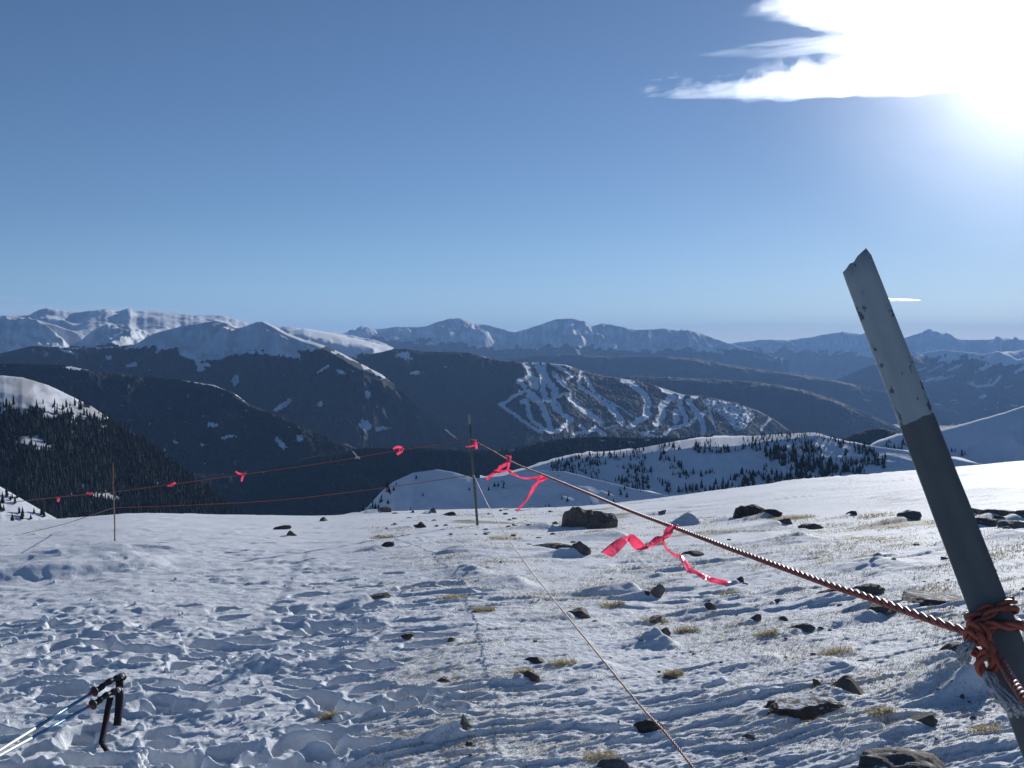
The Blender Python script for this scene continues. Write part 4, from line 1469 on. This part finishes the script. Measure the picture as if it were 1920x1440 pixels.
def child_tube(parent, name, P, rad, mat, ns=8, tw=None, step=.004):
    if tw:
        P2, _ = resample(P, step)
        parts = [tube(strand_paths(P2, rad * .5, tw, k, 2), rad * .56, 6) for k in range(2)]
        v, f = join(parts)
    else:
        v, f = tube(P, rad, ns)
    return link(name, mesh_from(name, to_local(parent, v), f, [mat]), parent)


child_tube(rope_main, 'wrap', wrap(zk + .030, zk + .020, 1.05), 0.0062, M_ROPE_DK, tw=.05)
child_tube(rope_main, 'wrap', wrap(zk - .004, zk + .012, 1.1, start=2.9), 0.0062, M_ROPE_DK, tw=.05)
# cross lashing on the face towards the viewer
child_tube(rope_main, 'wrap', catmull([post_pt(-.034, .012, zk + .012), post_pt(-.012, -.014, zk + .016), post_pt(.014, -.012, zk + .026), post_pt(.034, .008, zk + .036)], 10), 0.0062, M_ROPE_DK, tw=.05)
child_tube(rope_main, 'wrap', catmull([post_pt(-.036, .008, zk - .012), post_pt(-.016, -.016, zk + .004), post_pt(.012, -.014, zk - .002), post_pt(.040, .008, zk - .006), post_pt(.058, .022, zk - .012)], 10), .0064, M_ROPE, tw=.05)
# knot lump at the left corner
kn = [post_pt(-.040, -.004, zk - .002), post_pt(-.030, -.022, zk + .010), post_pt(-.016, -.020, zk - .010), post_pt(-.030, -.008, zk - .030), post_pt(-.044, -.010, zk - .016),
      post_pt(-.036, -.022, zk + .002), post_pt(-.022, -.024, zk - .022), post_pt(-.020, -.012, zk - .044), post_pt(-.036, -.008, zk - .058), post_pt(-.040, -.016, zk - .040), post_pt(-.024, -.024, zk - .030)]
knot_ob = child_tube(rope_main, 'knot', catmull(kn, 12), .0070, M_ROPE, tw=.05)


def fray(P, r0, r1, seed):
    rs = np.random.default_rng(seed)
    P = catmull(P, 8)
    parts = []
    n = len(P)
    for k in range(26):
        a = rs.uniform(0, 6.28)
        q = rs.uniform(.2, 1)
        T, A, B = frames(P)
        rr_ = np.linspace(r0, r1, n) * q
        wob = np.cumsum(rs.normal(size=(n, 3)) * .0009, 0)
        C_ = P + (A * math.cos(a) + B * math.sin(a)) * rr_[:, None] + wob
        parts.append(tube(C_, .0022, 4))
    return join(parts)


v, f = fray([post_pt(-.040, -.012, zk - .012), post_pt(-.052, -.016, zk - .020), post_pt(-.060, -.016, zk - .030)], .005, .008, 1)
link('frayed_end', mesh_from('frayed_end', to_local(rope_main, v), f, [M_FRAY]), knot_ob)
v, f = fray([post_pt(-.034, -.014, zk - .056), post_pt(-.032, -.020, zk - .076), post_pt(-.022, -.022, zk - .100), post_pt(-.018, -.022, zk - .112)], .004, .008, 2)
link('frayed_end', mesh_from('frayed_end', to_local(rope_main, v), f, [M_FRAY]), knot_ob)
# rope leaving the knot towards the right, past the camera
rp = catmull([post_pt(-.028, -.020, zk - .012), post_pt(-.014, -.026, zk - .045), unproj(1893, 1268, 1.30), unproj(1925, 1316, 1.17), unproj(2010, 1430, .98), unproj(2300, 1800, .68)], 14)
P2, _ = resample(rp, .0035)
for k in range(2):
    v, f = tube(strand_paths(P2, .0058 * .5, .040, k, 2), .0058 * .6, 8)
    link('strand', mesh_from('strand', to_local(rope_main, v), f, [[M_ROPE, M_ROPE_DK][k]]), rope_main)

# ------------------------------------------------------------------ far post (T-post with studs)
fp_base = base_hit(894, 986)[0]
fp_base[2] = gz(fp_base[0], fp_base[1])
fd = float(fp_base[1])
fp_top = unproj(878, 778, fd)
fax = (fp_top - fp_base) / np.linalg.norm(fp_top - fp_base)
FL = float(np.linalg.norm(fp_top - fp_base))
rt = Vector(fax).to_track_quat('Z', 'Y').to_matrix()
prof = [(-.022, -.004), (.022, -.004), (.022, .003), (.004, .003), (.004, .026), (-.004, .026), (-.004, .003), (-.022, .003)]
parts = []
V = [(a, b, z) for z in (-.3, FL * .5, FL) for a, b in prof]
F = [tuple(g) for g in grid_faces(3, 8, True)] + [tuple(range(16, 24)), tuple(reversed(range(8)))]
parts.append((np.array(V), F))
z = .02
while z < FL - .16:
    b = np.array([(sx * .007 + .012, -.013 if sy < 0 else -.004, z + sz * .008) for sz in (-1, 1) for sx in (-1, 1) for sy in (-1, 1)])
    parts.append((b, [(0, 1, 3, 2), (4, 6, 7, 5), (0, 4, 5, 1), (2, 3, 7, 6), (0, 2, 6, 4), (1, 5, 7, 3)]))
    z += .055
v, f = join(parts)
M_POST2 = mat_post(FL - 17.0 / FPX * fd)
for n_ in M_POST2.node_tree.nodes:
    if n_.type == 'VALTORGB' and abs(n_.color_ramp.elements[0].position - .940) < .01:
        n_.color_ramp.elements[0].position = 0.97
post2 = link('fence_post', mesh_from('fence_post', v, f, [M_POST2], smooth=False))
post2.matrix_world = Matrix.Translation(Vector(fp_base)) @ rt.to_4x4()
tag(post2, 'dark studded steel post with white tip standing at the rim in the middle', 'post')


def far_post_pt(py):
    t = (986 - py) / (986 - 778)
    return fp_base + fax * FL * t


# left stake
st_base = base_hit(215, 1011)[0]
st_base[2] = gz(st_base[0], st_base[1])
sd = float(st_base[1])
st_top = unproj(211, 868, sd)
stake = empty('stake', st_base, 'thin pale wooden stake with faded orange top on the left rim', 'stake')
mid = st_base + (st_top - st_base) * .70
v, f = tube(np.array([st_base - [0, 0, .2], st_base + (st_top - st_base) * .3 + [.006, 0, 0], mid]), [.009, .0082, .0075], 7)
link('shaft', mesh_from('shaft', to_local(stake, v), f, [mat_plain('weathered_wood', (0.30, 0.22, 0.16), .8, .2)]), stake)
v, f = tube(np.array([mid, (mid + st_top) / 2 + [.004, 0, 0], st_top]), [.009, .009, .0075], 7)
link('painted_top', mesh_from('painted_top', to_local(stake, v), f, [mat_plain('faded_orange_paint', (0.22, 0.105, 0.075), .7, .2)]), stake)


def thin_rope(pts, label, rad=.005, mat=M_ROPE_FAR, group=None):
    P, _ = resample(catmull(pts, 10), .06)
    rp = tube(P, rad, 6)
    o = link('rope', mesh_from('rope', rp[0] - P[0], rp[1], [mat]), None, P[0])
    return tag(o, label, 'rope', group)


ST1 = st_base + (st_top - st_base) * ((1011 - 921) / 143.0)
ST2 = st_base + (st_top - st_base) * ((1011 - 950) / 143.0)
FP2 = far_post_pt(891)
L1 = unproj(-180, 965, 15.5)
thin_rope([FP, on_line(745, 845, FP, ST1), on_line(600, 869, FP, ST1), on_line(452, 890, FP, ST1), on_line(322, 908, FP, ST1), ST1], 'thin orange rope running from the far post to the stake, upper one')
thin_rope([ST1, on_line(108, 932, ST1, L1), on_line(20, 942, ST1, L1), L1], 'thin orange rope leaving the stake at the left, upper one')
thin_rope([FP2, on_line(740, 912, FP2, ST2), on_line(540, 936, FP2, ST2), on_line(380, 946, FP2, ST2), ST2], 'thin orange rope running from the far post to the stake, lower one', .005)
L2 = unproj(-60, 1022, 13.6)
thin_rope([ST2, unproj(170, 966, 14.2), unproj(100, 988, 13.9), L2], 'thin rope sagging from the stake over the snow at the left edge', .004)
# lower rope towards the viewer
LN = np.array([0.80, 0.95, 0.33])
lp = [FP2 + [.01, -.02, 0]] + [on_line(a, b, FP2, LN) for a, b in [(918, 953), (955, 1012), (1000, 1076), (1100, 1200), (1200, 1322), (1300, 1440)]] + [LN]
lower = empty('rope', FP2, 'thinner twisted rope running from the far post to the bottom edge', 'rope')
pl_ = catmull(lp, 20)
nr_ = pl_[pl_[:, 1] < 6.1]
fr_ = pl_[pl_[:, 1] > 5.9]
twisted(lower, to_local(lower, nr_), .0047, .045, [M_ROPE, M_ROPE_DK], .004, 6, 2)
twisted(lower, to_local(lower, fr_), .0046, .06, [mat_plain('pale_poly_rope', (.5, .26, .22), .5, .35)], .014, 5, 2)


# ------------------------------------------------------------------ flagging ribbons
def strip(pairs, depth, name='tail', dz=None, th=.0006, sub=3):
    """pairs: [((xa,ya),(xb,yb), depth offset a, depth offset b)]"""
    A = catmull([unproj(p[0][0], p[0][1], depth + p[2]) for p in pairs], sub)
    B = catmull([unproj(p[1][0], p[1][1], depth + p[3]) for p in pairs], sub)
    n = len(A)
    V = np.concatenate([A, B])
    F = [(i, i + 1, n + i + 1, n + i) for i in range(n - 1)]
    # give it its real thickness
    Nn = np.cross(np.gradient(A, axis=0), B - A)
    Nn /= np.linalg.norm(Nn, axis=1)[:, None] + 1e-12
    V2 = np.concatenate([A + Nn * th, B + Nn * th])
    F2 = [tuple(reversed([q + 2 * n for q in g])) for g in F]
    side = []
    for i in range(n - 1):
        side.append((i + 1, i, 2 * n + i, 2 * n + i + 1))
        side.append((n + i, n + i + 1, 3 * n + i + 1, 3 * n + i))
    side.append((0, n, 3 * n, 2 * n))
    side.append((2 * n - 1, n - 1, 3 * n - 1, 4 * n - 1))
    return np.concatenate([V, V2]), F + F2 + side


def pw(pts, w, depth, wob=.02):
    """centre line + width px -> pairs with a twisting depth"""
    out = []
    for i, (x, y) in enumerate(pts):
        x0, y0 = pts[max(0, i - 1)]
        x1, y1 = pts[min(len(pts) - 1, i + 1)]
        l = math.hypot(x1 - x0, y1 - y0) + 1e-6
        nx, ny = -(y1 - y0) / l, (x1 - x0) / l
        ww = (w[i] if isinstance(w, (list, tuple)) else w) / 2
        s = wob * math.sin(i * 2.1)
        out.append(((x - nx * ww, y - ny * ww), (x + nx * ww, y + ny * ww), s, -s))
    return out


def knot_mesh(c, r, seed):
    rs = np.random.default_rng(seed)
    pts = [c + rs.normal(size=3) * r * .7 for _ in range(7)]
    return tube(catmull(pts, 5), r * .45, 6, flat=.6)


def depth_at(px, A, B):
    return float(np.dot(on_line(px, 800, A, B) - EYE, FW))


def ribbon(kx, ky, A, B, tails, label, group='pink flagging ribbons on the ropes', kr=.010, th=.0006):
    kp = on_line(kx, ky, A, B)
    dep = float(np.dot(kp - EYE, FW))
    o = empty('flagging_ribbon', kp, label, 'ribbon', group)
    v, f = knot_mesh(kp, kr, int(kx))
    link('knot', mesh_from('knot', to_local(o, v), f, [M_RIB]), o)
    for pr in tails:
        v, f = strip(pr, dep, th=th)
        link('tail', mesh_from('tail', to_local(o, v), f, [M_RIB], smooth=False), o)
    return o


Z3 = lambda a, b: (1090 + a / 6.194, 950 + b / 6.194)
q1 = [(Z3(1078, 214), Z3(1080, 238), 0, 0), (Z3(975, 252), Z3(1058, 300), -.02, -.01), (Z3(945, 338), Z3(1024, 350), .0, .02), (Z3(866, 345), Z3(936, 398), .02, .0), (Z3(785, 425), Z3(835, 470), .03, -.02),
      (Z3(772, 462), Z3(640, 505), -.03, .0), (Z3(615, 328), Z3(548, 405), .01, .01), (Z3(540, 335), Z3(530, 420), .05, .03), (Z3(400, 388), Z3(448, 510), -.02, .02), (Z3(222, 530), Z3(362, 590), -.05, -.02)]
q2 = [(Z3(940, 365), Z3(962, 365), .0, .01), (Z3(948, 440), Z3(975, 440), .0, .0), (Z3(1010, 525), Z3(1030, 512), .02, .01), (Z3(1100, 588), Z3(1120, 555), .03, .02), (Z3(1140, 605), Z3(1180, 575), .0, .03),
      (Z3(1225, 755), Z3(1290, 715), -.02, .0), (Z3(1330, 785), Z3(1345, 745), .03, .03), (Z3(1420, 850), Z3(1465, 800), .0, .04), (Z3(1530, 885), Z3(1560, 830), .02, .02), (Z3(1690, 918), Z3(1745, 872), .0, .02)]
ribbon(1266, 988, FP, NP, [q1, q2], 'large bright pink ribbon with folded tail on the thick rope, nearest one', kr=.007)
Z4 = lambda a, b: (860 + a / 6.0, 760 + b / 6.0)
r1 = pw([Z4(568, 600), Z4(545, 650), Z4(480, 690), Z4(440, 735), Z4(395, 745)], [4, 7, 8, 6, 4], 0)
r2 = pw([Z4(395, 742), Z4(460, 748), Z4(530, 735), Z4(560, 690), Z4(578, 610)], [7, 5, 4, 4, 3], 0)
r3 = pw([Z4(430, 745), Z4(360, 790), Z4(310, 838)], [5, 6, 5], 0)
r4 = pw([Z4(555, 725), Z4(600, 760), Z4(680, 805), Z4(780, 822), Z4(880, 820), Z4(940, 800), Z4(1003, 812)], [5, 6, 3, 4, 6, 8, 8], 0)
r5 = pw([Z4(985, 815), Z4(920, 850), Z4(860, 905), Z4(815, 980), Z4(740, 1090), Z4(655, 1192)], [7, 6, 7, 6, 4, 4], 0)
ribbon(954, 862, FP, NP, [r1, r2, r3, r4, r5], 'tangled pink ribbon with two long tails right of the far post', kr=.022, th=.001)
r6 = pw([Z4(190, 390), Z4(185, 410), Z4(195, 440), Z4(205, 490)], [5, 5, 5, 4], 0)
r7 = pw([Z4(192, 440), Z4(160, 455), Z4(120, 465), Z4(80, 468)], [4, 3, 3, 3], 0)
ribbon(890, 828, FP, NP, [r6, r7], 'small pink ribbon knotted right beside the far post', kr=.030, th=.001)
ribbon(752, 842, FP, ST1, [pw([(754, 840), (746, 838), (737, 842)], [5, 5, 4], 0), pw([(755, 841), (752, 847), (744, 852)], [5, 5, 5], 0)], 'pink curled ribbon on the upper thin rope, first left of the far post', kr=.022, th=.001)
ribbon(458, 889, FP, ST1, [pw([(459, 888), (450, 889), (442, 884)], [3, 4, 3], 0), pw([(457, 889), (454, 896), (453, 903)], [4, 4, 3], 0)], 'pink ribbon with two short tails midway along the upper thin rope', kr=.018, th=.001)
ribbon(322, 909, FP, ST1, [pw([(329, 905), (322, 909), (314, 911)], [3, 5, 3], 0)], 'short flat pink ribbon on the upper thin rope right of the stake', kr=.016, th=.001)
ribbon(167, 925, ST1, L1, [pw([(162, 924), (168, 926), (174, 925)], [3, 4, 3], 0)], 'short flat pink ribbon on the rope just left of the stake', kr=.016, th=.001)
ribbon(109, 934, ST1, L1, [pw([(107, 931), (109, 936), (109, 941)], [3, 5, 4], 0)], 'short hanging pink ribbon farthest left on the rope', kr=.016, th=.001)
# stub of pale string on the thin rope
c = on_line(670, 857, FP, ST1)
v, f = join([knot_mesh(c, .022, 5), tube(np.array([c, c + [-.03, 0, .04], c + [-.06, 0, .075]]), .008, 5), tube(np.array([c, c + [.02, 0, .0], c + [.035, 0, -.02]]), .008, 5)])
tag(link('string_end', mesh_from('string_end', v - c, f, [M_FRAY]), None, c), 'short pale string end knotted on the upper thin rope', 'string')

# ------------------------------------------------------------------ ski poles
M_GRIP = mat_plain('black_rubber_grip', (0.030, 0.026, 0.028), .55, .35, var=.3, scale=60)
M_STRAP = mat_plain('dark_nylon_strap', (0.050, 0.038, 0.042), .8, .2, var=.3, scale=220)
M_ALU = mat_plain('brushed_aluminium', (0.42, 0.44, 0.45), .5, .4, metal=.6, var=.1, scale=40)
M_BLUE = mat_plain('blue_lacquer', (0.10, 0.24, 0.38), .3, .5, metal=.4, var=.15, scale=40)
M_RED = mat_plain('red_lacquer', (0.45, 0.07, 0.05), .35, .5, var=.1, scale=40)
Z5 = lambda a, b: (a / 7.11, 1240 + b / 7.11)


def ski_pole(top, neck, edge, dep_top, dep_edge, strap, label):
    P0 = unproj(*Z5(*top), dep_top)
    P1 = unproj(*Z5(*neck), dep_top - (dep_top - dep_edge) * .24)
    PE = unproj(*Z5(*edge), dep_edge)
    ax_ = (PE - P1) / np.linalg.norm(PE - P1)
    tip = P1 + ax_ * 1.15
    o = empty('ski_pole', P1, label, 'ski pole', 'ski poles lying in the snow')
    L = lambda V: to_local(o, V)
    n = lambda t: P1 + ax_ * t
    v, f = tube(np.array([n(-.03), n(.16)]), .0075, 10)
    sh0 = link('shaft', mesh_from('shaft', L(v), f, [M_BLUE]), o)
    v, f = tube(np.array([n(.155), n(.33)]), .0078, 10)
    link('shaft', mesh_from('shaft', L(v), f, [M_BLUE]), o)
    v, f = tube(np.array([n(.33), n(.9), tip]), [.0080, .0070, .005], 10)
    link('shaft', mesh_from('shaft', L(v), f, [M_ALU]), o)
    v, f = tube(np.array([n(.004), n(.022)]), .0088, 10)
    link('ring', mesh_from('ring', L(v), f, [M_RED]), sh0)
    # grip with finger swell, collar and bulbous head
    d0 = (P0 - P1)
    sag = np.array([0, 0, .008])
    g = catmull([n(.0), P1 + d0 * .22, P1 + d0 * .48 + sag, P1 + d0 * .75 + sag, P0 + [0, 0, .002], P0 + d0 * .06 - [0, 0, .012]], 8)
    s = np.linspace(0, 1, len(g))
    rad = .0135 + .0022 * np.sin(s * 30) * (s > .25) * (s < .75) + .011 * np.exp(-((s - .04) / .045) ** 2) + .0115 * np.exp(-((s - .90) / .12) ** 2)
    rad[-1] *= .45
    v, f = tube(g, rad, 12)
    gp = link('grip', mesh_from('grip', L(v), f, [M_GRIP]), o)
    cap = P0 + d0 * .03 + [.004, -.014, .006]
    v, f = tube(np.array([cap + [0, .006, 0], cap, cap - [0.002, .004, 0]]), [.014, .013, .006], 10)
    link('cap', mesh_from('cap', L(v), f, [mat_plain('pale_grip_cap', (.5, .47, .44), .4, .5)]), gp)
    for wd, pts in strap:
        A = [unproj(*Z5(a - wd, b), d) for a, b, d in pts]
        B = [unproj(*Z5(a + wd, b), d + .01) for a, b, d in pts]
        A, B = catmull(A, 5), catmull(B, 5)
        nn = len(A)
        th = np.array([0, -.0025, .001])
        V_ = np.concatenate([A, B, A - th, B - th])
        F_ = [(i, i + 1, nn + i + 1, nn + i) for i in range(nn - 1)] + [(2 * nn + i, 3 * nn + i, 3 * nn + i + 1, 2 * nn + i + 1) for i in range(nn - 1)]
        F_ += [(i, 2 * nn + i, 2 * nn + i + 1, i + 1) for i in range(nn - 1)] + [(nn + i, nn + i + 1, 3 * nn + i + 1, 3 * nn + i) for i in range(nn - 1)]
        F_ += [(0, nn, 3 * nn, 2 * nn), (nn - 1, 3 * nn - 1, 4 * nn - 1, 2 * nn - 1)]
        link('strap', mesh_from('strap', L(V_), F_, [M_STRAP], smooth=False), o)
    # basket and tip near the buried end
    t = np.linspace(0, 2 * math.pi, 19)[:-1]
    e1 = np.cross(ax_, [0, 0, 1.0])
    e1 /= np.linalg.norm(e1)
    e2 = np.cross(ax_, e1)
    ring = np.array([n(1.08) + .04 * (e1 * math.cos(a) + e2 * math.sin(a)) for a in np.append(t, t[0])])
    v, f = join([tube(ring, .004, 6)] + [tube(np.array([n(1.08), n(1.08) + .04 * (e1 * math.cos(a) + e2 * math.sin(a))]), .003, 5) for a in (0, 2.1, 4.2)])
    link('basket', mesh_from('basket', L(v), f, [M_GRIP]), o)
    return o


ski_pole((1610, 215), (1240, 410), (0, 1185), 4.86, 4.26, [(52, [(1590, 260, 4.83), (1592, 420, 4.80), (1585, 600, 4.76), (1572, 760, 4.71), (1558, 860, 4.68)])],
         'rear ski pole with black grip, broad strap hanging in the snow')
ski_pole((1560, 400), (1220, 585), (0, 1255), 4.78, 4.20, [(42, [(1470, 480, 4.76), (1440, 620, 4.72), (1410, 800, 4.66), (1380, 960, 4.58), (1352, 1085, 4.50)]),
                                                          (40, [(1352, 1085, 4.50), (1400, 1160, 4.46), (1455, 1240, 4.42), (1502, 1300, 4.38)])],
         'front ski pole with black grip and strap trailing onto the snow')

# ------------------------------------------------------------------ haze and clouds
def vol_mat(name, color, density, aniso):
    m = bpy.data.materials.new(name)
    m.use_nodes = True
    nt = m.node_tree
    nt.nodes.clear()
    out = N(nt, 'ShaderNodeOutputMaterial')
    pv = N(nt, 'ShaderNodeVolumePrincipled')
    pv.inputs['Color'].default_value = (*color, 1)
    pv.inputs['Density'].default_value = density
    pv.inputs['Anisotropy'].default_value = aniso
    nt.links.new(pv.outputs[0], out.inputs['Volume'])
    return m


HZ = 34000.0
hv = [(x, y, z) for z in (-1100.0, 900.0) for x, y in ((-HZ, -3000.0), (HZ, -3000.0), (HZ, HZ), (-HZ, HZ))]
VYMIN = -43000.0
hv = [(x, y, z) for z in (-1100.0, 900.0) for x, y in ((-44000.0, VYMIN), (44000.0, VYMIN), (44000.0, 44000.0), (-44000.0, 44000.0))]
haze = link('haze', mesh_from('haze', hv, [(3, 2, 1, 0), (4, 5, 6, 7), (0, 1, 5, 4), (1, 2, 6, 5), (2, 3, 7, 6), (3, 0, 4, 7)], [vol_mat('blue_mountain_air', (0.30, 0.54, 0.96), 3.4e-5, 0.05)], smooth=False))
tag(haze, kind='stuff')

CZ = 5200.0
M_CLOUD = vol_mat('cirrus_ice', (0.97, 0.98, 1.0), 0.00024, 0.80)


def cloud(name, label, px0, px1, py0, py1, fn, nx, ny, thick, cz=CZ, mat=M_CLOUD, cat='cloud'):
    """a thin lens of ice cloud at altitude; fn(px,py) gives 0..1 thickness"""
    gx, gy = np.meshgrid(np.linspace(px0, px1, nx), np.linspace(py0, py1, ny))
    t = fn(gx, gy)
    t = t * (1 - 0.72 * np.exp(-((gx - 1955) / 90) ** 2 - ((gy - 85) / 70) ** 2))
    t[0, :] = t[-1, :] = 0
    t[:, 0] = t[:, -1] = 0
    d = pdir(gx, gy)
    k = cz / d[..., 2]
    P = EYE + d * k[..., None]
    T = t * thick
    top = P + np.stack([0 * T, 0 * T, T * .6], -1)
    bot = P - np.stack([0 * T, 0 * T, T * .4], -1)
    f = grid_faces(ny, nx)
    live = (t.reshape(-1)[f] > 1e-4).any(1)
    f = f[live]
    V = np.concatenate([top.reshape(-1, 3), bot.reshape(-1, 3)])
    n = nx * ny
    F = np.concatenate([f, f[:, ::-1] + n])
    used = np.unique(F)
    mp = np.zeros(2 * n, int)
    # weld the rim where thickness is zero
    rim = np.where(t.reshape(-1) <= 1e-4)[0]
    F2 = F.copy()
    remap = np.arange(2 * n)
    remap[rim + n] = rim
    F2 = remap[F2]
    used = np.unique(F2)
    mp[used] = np.arange(len(used))
    o = link(name, mesh_from(name, V[used], mp[F2], [mat], smooth=True))
    return tag(o, label, cat)


def streak(x, y, pts, feather_up, feather_dn, seed, nsx=60, nsy=5, na=.5):
    """pts: (x, y_top, y_bot, strength)"""
    P = np.array(pts, float)
    yt = np.interp(x, P[:, 0], P[:, 1])
    yb = np.interp(x, P[:, 0], P[:, 2])
    st = np.interp(x, P[:, 0], P[:, 3])
    n = fbm(x / nsx + y / 40, (y + .12 * x) / nsy, seed, 5, .62)
    a = sstep(0, feather_up, y - yt + feather_up * na * n)
    b = sstep(0, feather_dn, yb - y + feather_dn * .3 * n)
    return np.clip(st * a ** 1.7 * b * (0.75 + .45 * n), 0, 2)


def c_main(x, y):
    return streak(x, y, [(1188, 180, 181, 0), (1215, 168, 183, .28), (1300, 160, 186, .5), (1400, 150, 185, .75), (1470, 122, 184, .8), (1560, 108, 181, .9), (1680, 92, 174, 1.0), (1800, 70, 166, 1.1), (1960, 40, 168, 1.0),
                         (2100, 20, 172, .7), (2250, 0, 175, 0)], 22, 7, 301, 70, 6, 1.25) * (1 - .6 * np.exp(-((x - 1500) / 60) ** 2 - ((y - 141) / 7) ** 2))


def c_mid(x, y):
    return streak(x, y, [(1262, 99, 102, 0), (1330, 92, 108, .10), (1440, 78, 112, .22), (1560, 60, 104, .42), (1700, 50, 110, .7), (1900, 30, 110, .8), (2100, 20, 100, .4), (2200, 20, 80, 0)], 16, 14, 311, 90, 6, .7)


def c_top(x, y):
    return streak(x, y, [(1385, 26, 28, 0), (1420, 6, 34, .5), (1500, -40, 52, .8), (1600, -60, 70, 1.0), (1800, -90, 82, 1.0), (2000, -100, 80, .9), (2200, -60, 60, 0)], 20, 22, 321, 70, 7, 1.0)


cloud('cloud', 'long pointed white cloud streak, lowest of the bright clouds', 1180, 2260, -20, 190, c_main, 640, 190, 420)
cloud('cloud', 'faint grey wisp of cloud between the two bright clouds', 1255, 2210, 10, 120, c_mid, 300, 90, 330, CZ + 520)
cloud('cloud', 'bright white cloud bank cut by the top edge at the upper right', 1380, 2210, -140, 90, c_top, 300, 150, 420, CZ + 1150)
cloud('cloud', 'short white vapour streak right of the leaning post tip', 1655, 1735, 556, 568,
      lambda x, y: streak(x, y, [(1657, 560, 564, .0), (1670, 560, 564.5, 1), (1700, 560.2, 564.4, .9), (1728, 562, 563.5, .0)], 1.5, 1.5, 331, 30, 2, .2), 80, 26, 60, 1300.0,
      vol_mat('vapour', (.97, .98, 1), .012, .7))


def c_glare(x, y):
    q = np.hypot((x - 1955) / 310.0, (y - 85) / 215.0)
    return np.exp(-1.75 * q ** 1.15) * (1 - sstep(1.3, 2.2, q)) * (1 + .10 * fbm(x / 120, y / 40, 341, 3))


cloud('cloud', 'thin added veil standing in for the glare around the low sun', 1300, 2600, -380, 540, c_glare, 150, 120, 130, CZ + 2200)  # added volume that makes the sun's glare, not a cloud of the sky


def c_bank(x, y):
    n = fbm(x / 150, y / 16, 351, 4, .55)
    top = np.interp(x, [-400, 0, 200, 420, 640, 720], [545, 556, 566, 586, 612, 628])
    return sstep(-4, 22, y - top + 8 * n) * (.8 + .5 * n) * (1 - sstep(420, 700, x)) * sstep(-420, -250, x)


cloud('cloud', 'pale grey cloud bank lying low behind the left snow plateau', -430, 720, 535, 632, c_bank, 160, 50, 10, 1250.0, vol_mat('thin_cloud', (.97, .98, 1), .0011, .1))

# thin crescent of the day moon, far beyond the clouds
mc = np.array(unproj(865, 501, 90000.0))
Vd = -(mc - EYE) / np.linalg.norm(mc - EYE)
nl = np.cross(Vd, SUNV)
nl /= np.linalg.norm(nl)                    # horn axis
lm = np.cross(nl, Vd)                       # towards the lit limb, square to the view
if np.dot(lm, SUNV) < 0:
    lm = -lm
mv, mf = [], []
NA, NB = 18, 4
for i in range(NA + 1):
    b_ = math.pi * (i / NA - .5)
    for k in range(NB + 1):
        a_ = R(62) + (R(92) - R(62)) * k / NB          # from near the terminator to the limb
        mv.append(mc + 400 * (nl * math.sin(b_) + math.cos(b_) * (lm * math.sin(a_) + Vd * math.cos(a_))))
mf = [tuple(f) for f in grid_faces(NA + 1, NB + 1)]
mn = link('moon', mesh_from('moon', np.array(mv) - mc, mf, [mat_plain('moon_dust', (.8, .8, .78), 1, 0, var=.05, scale=.01)]), None, mc)
tag(mn, 'tiny pale crescent moon low in the blue sky above the centre peaks', 'moon')
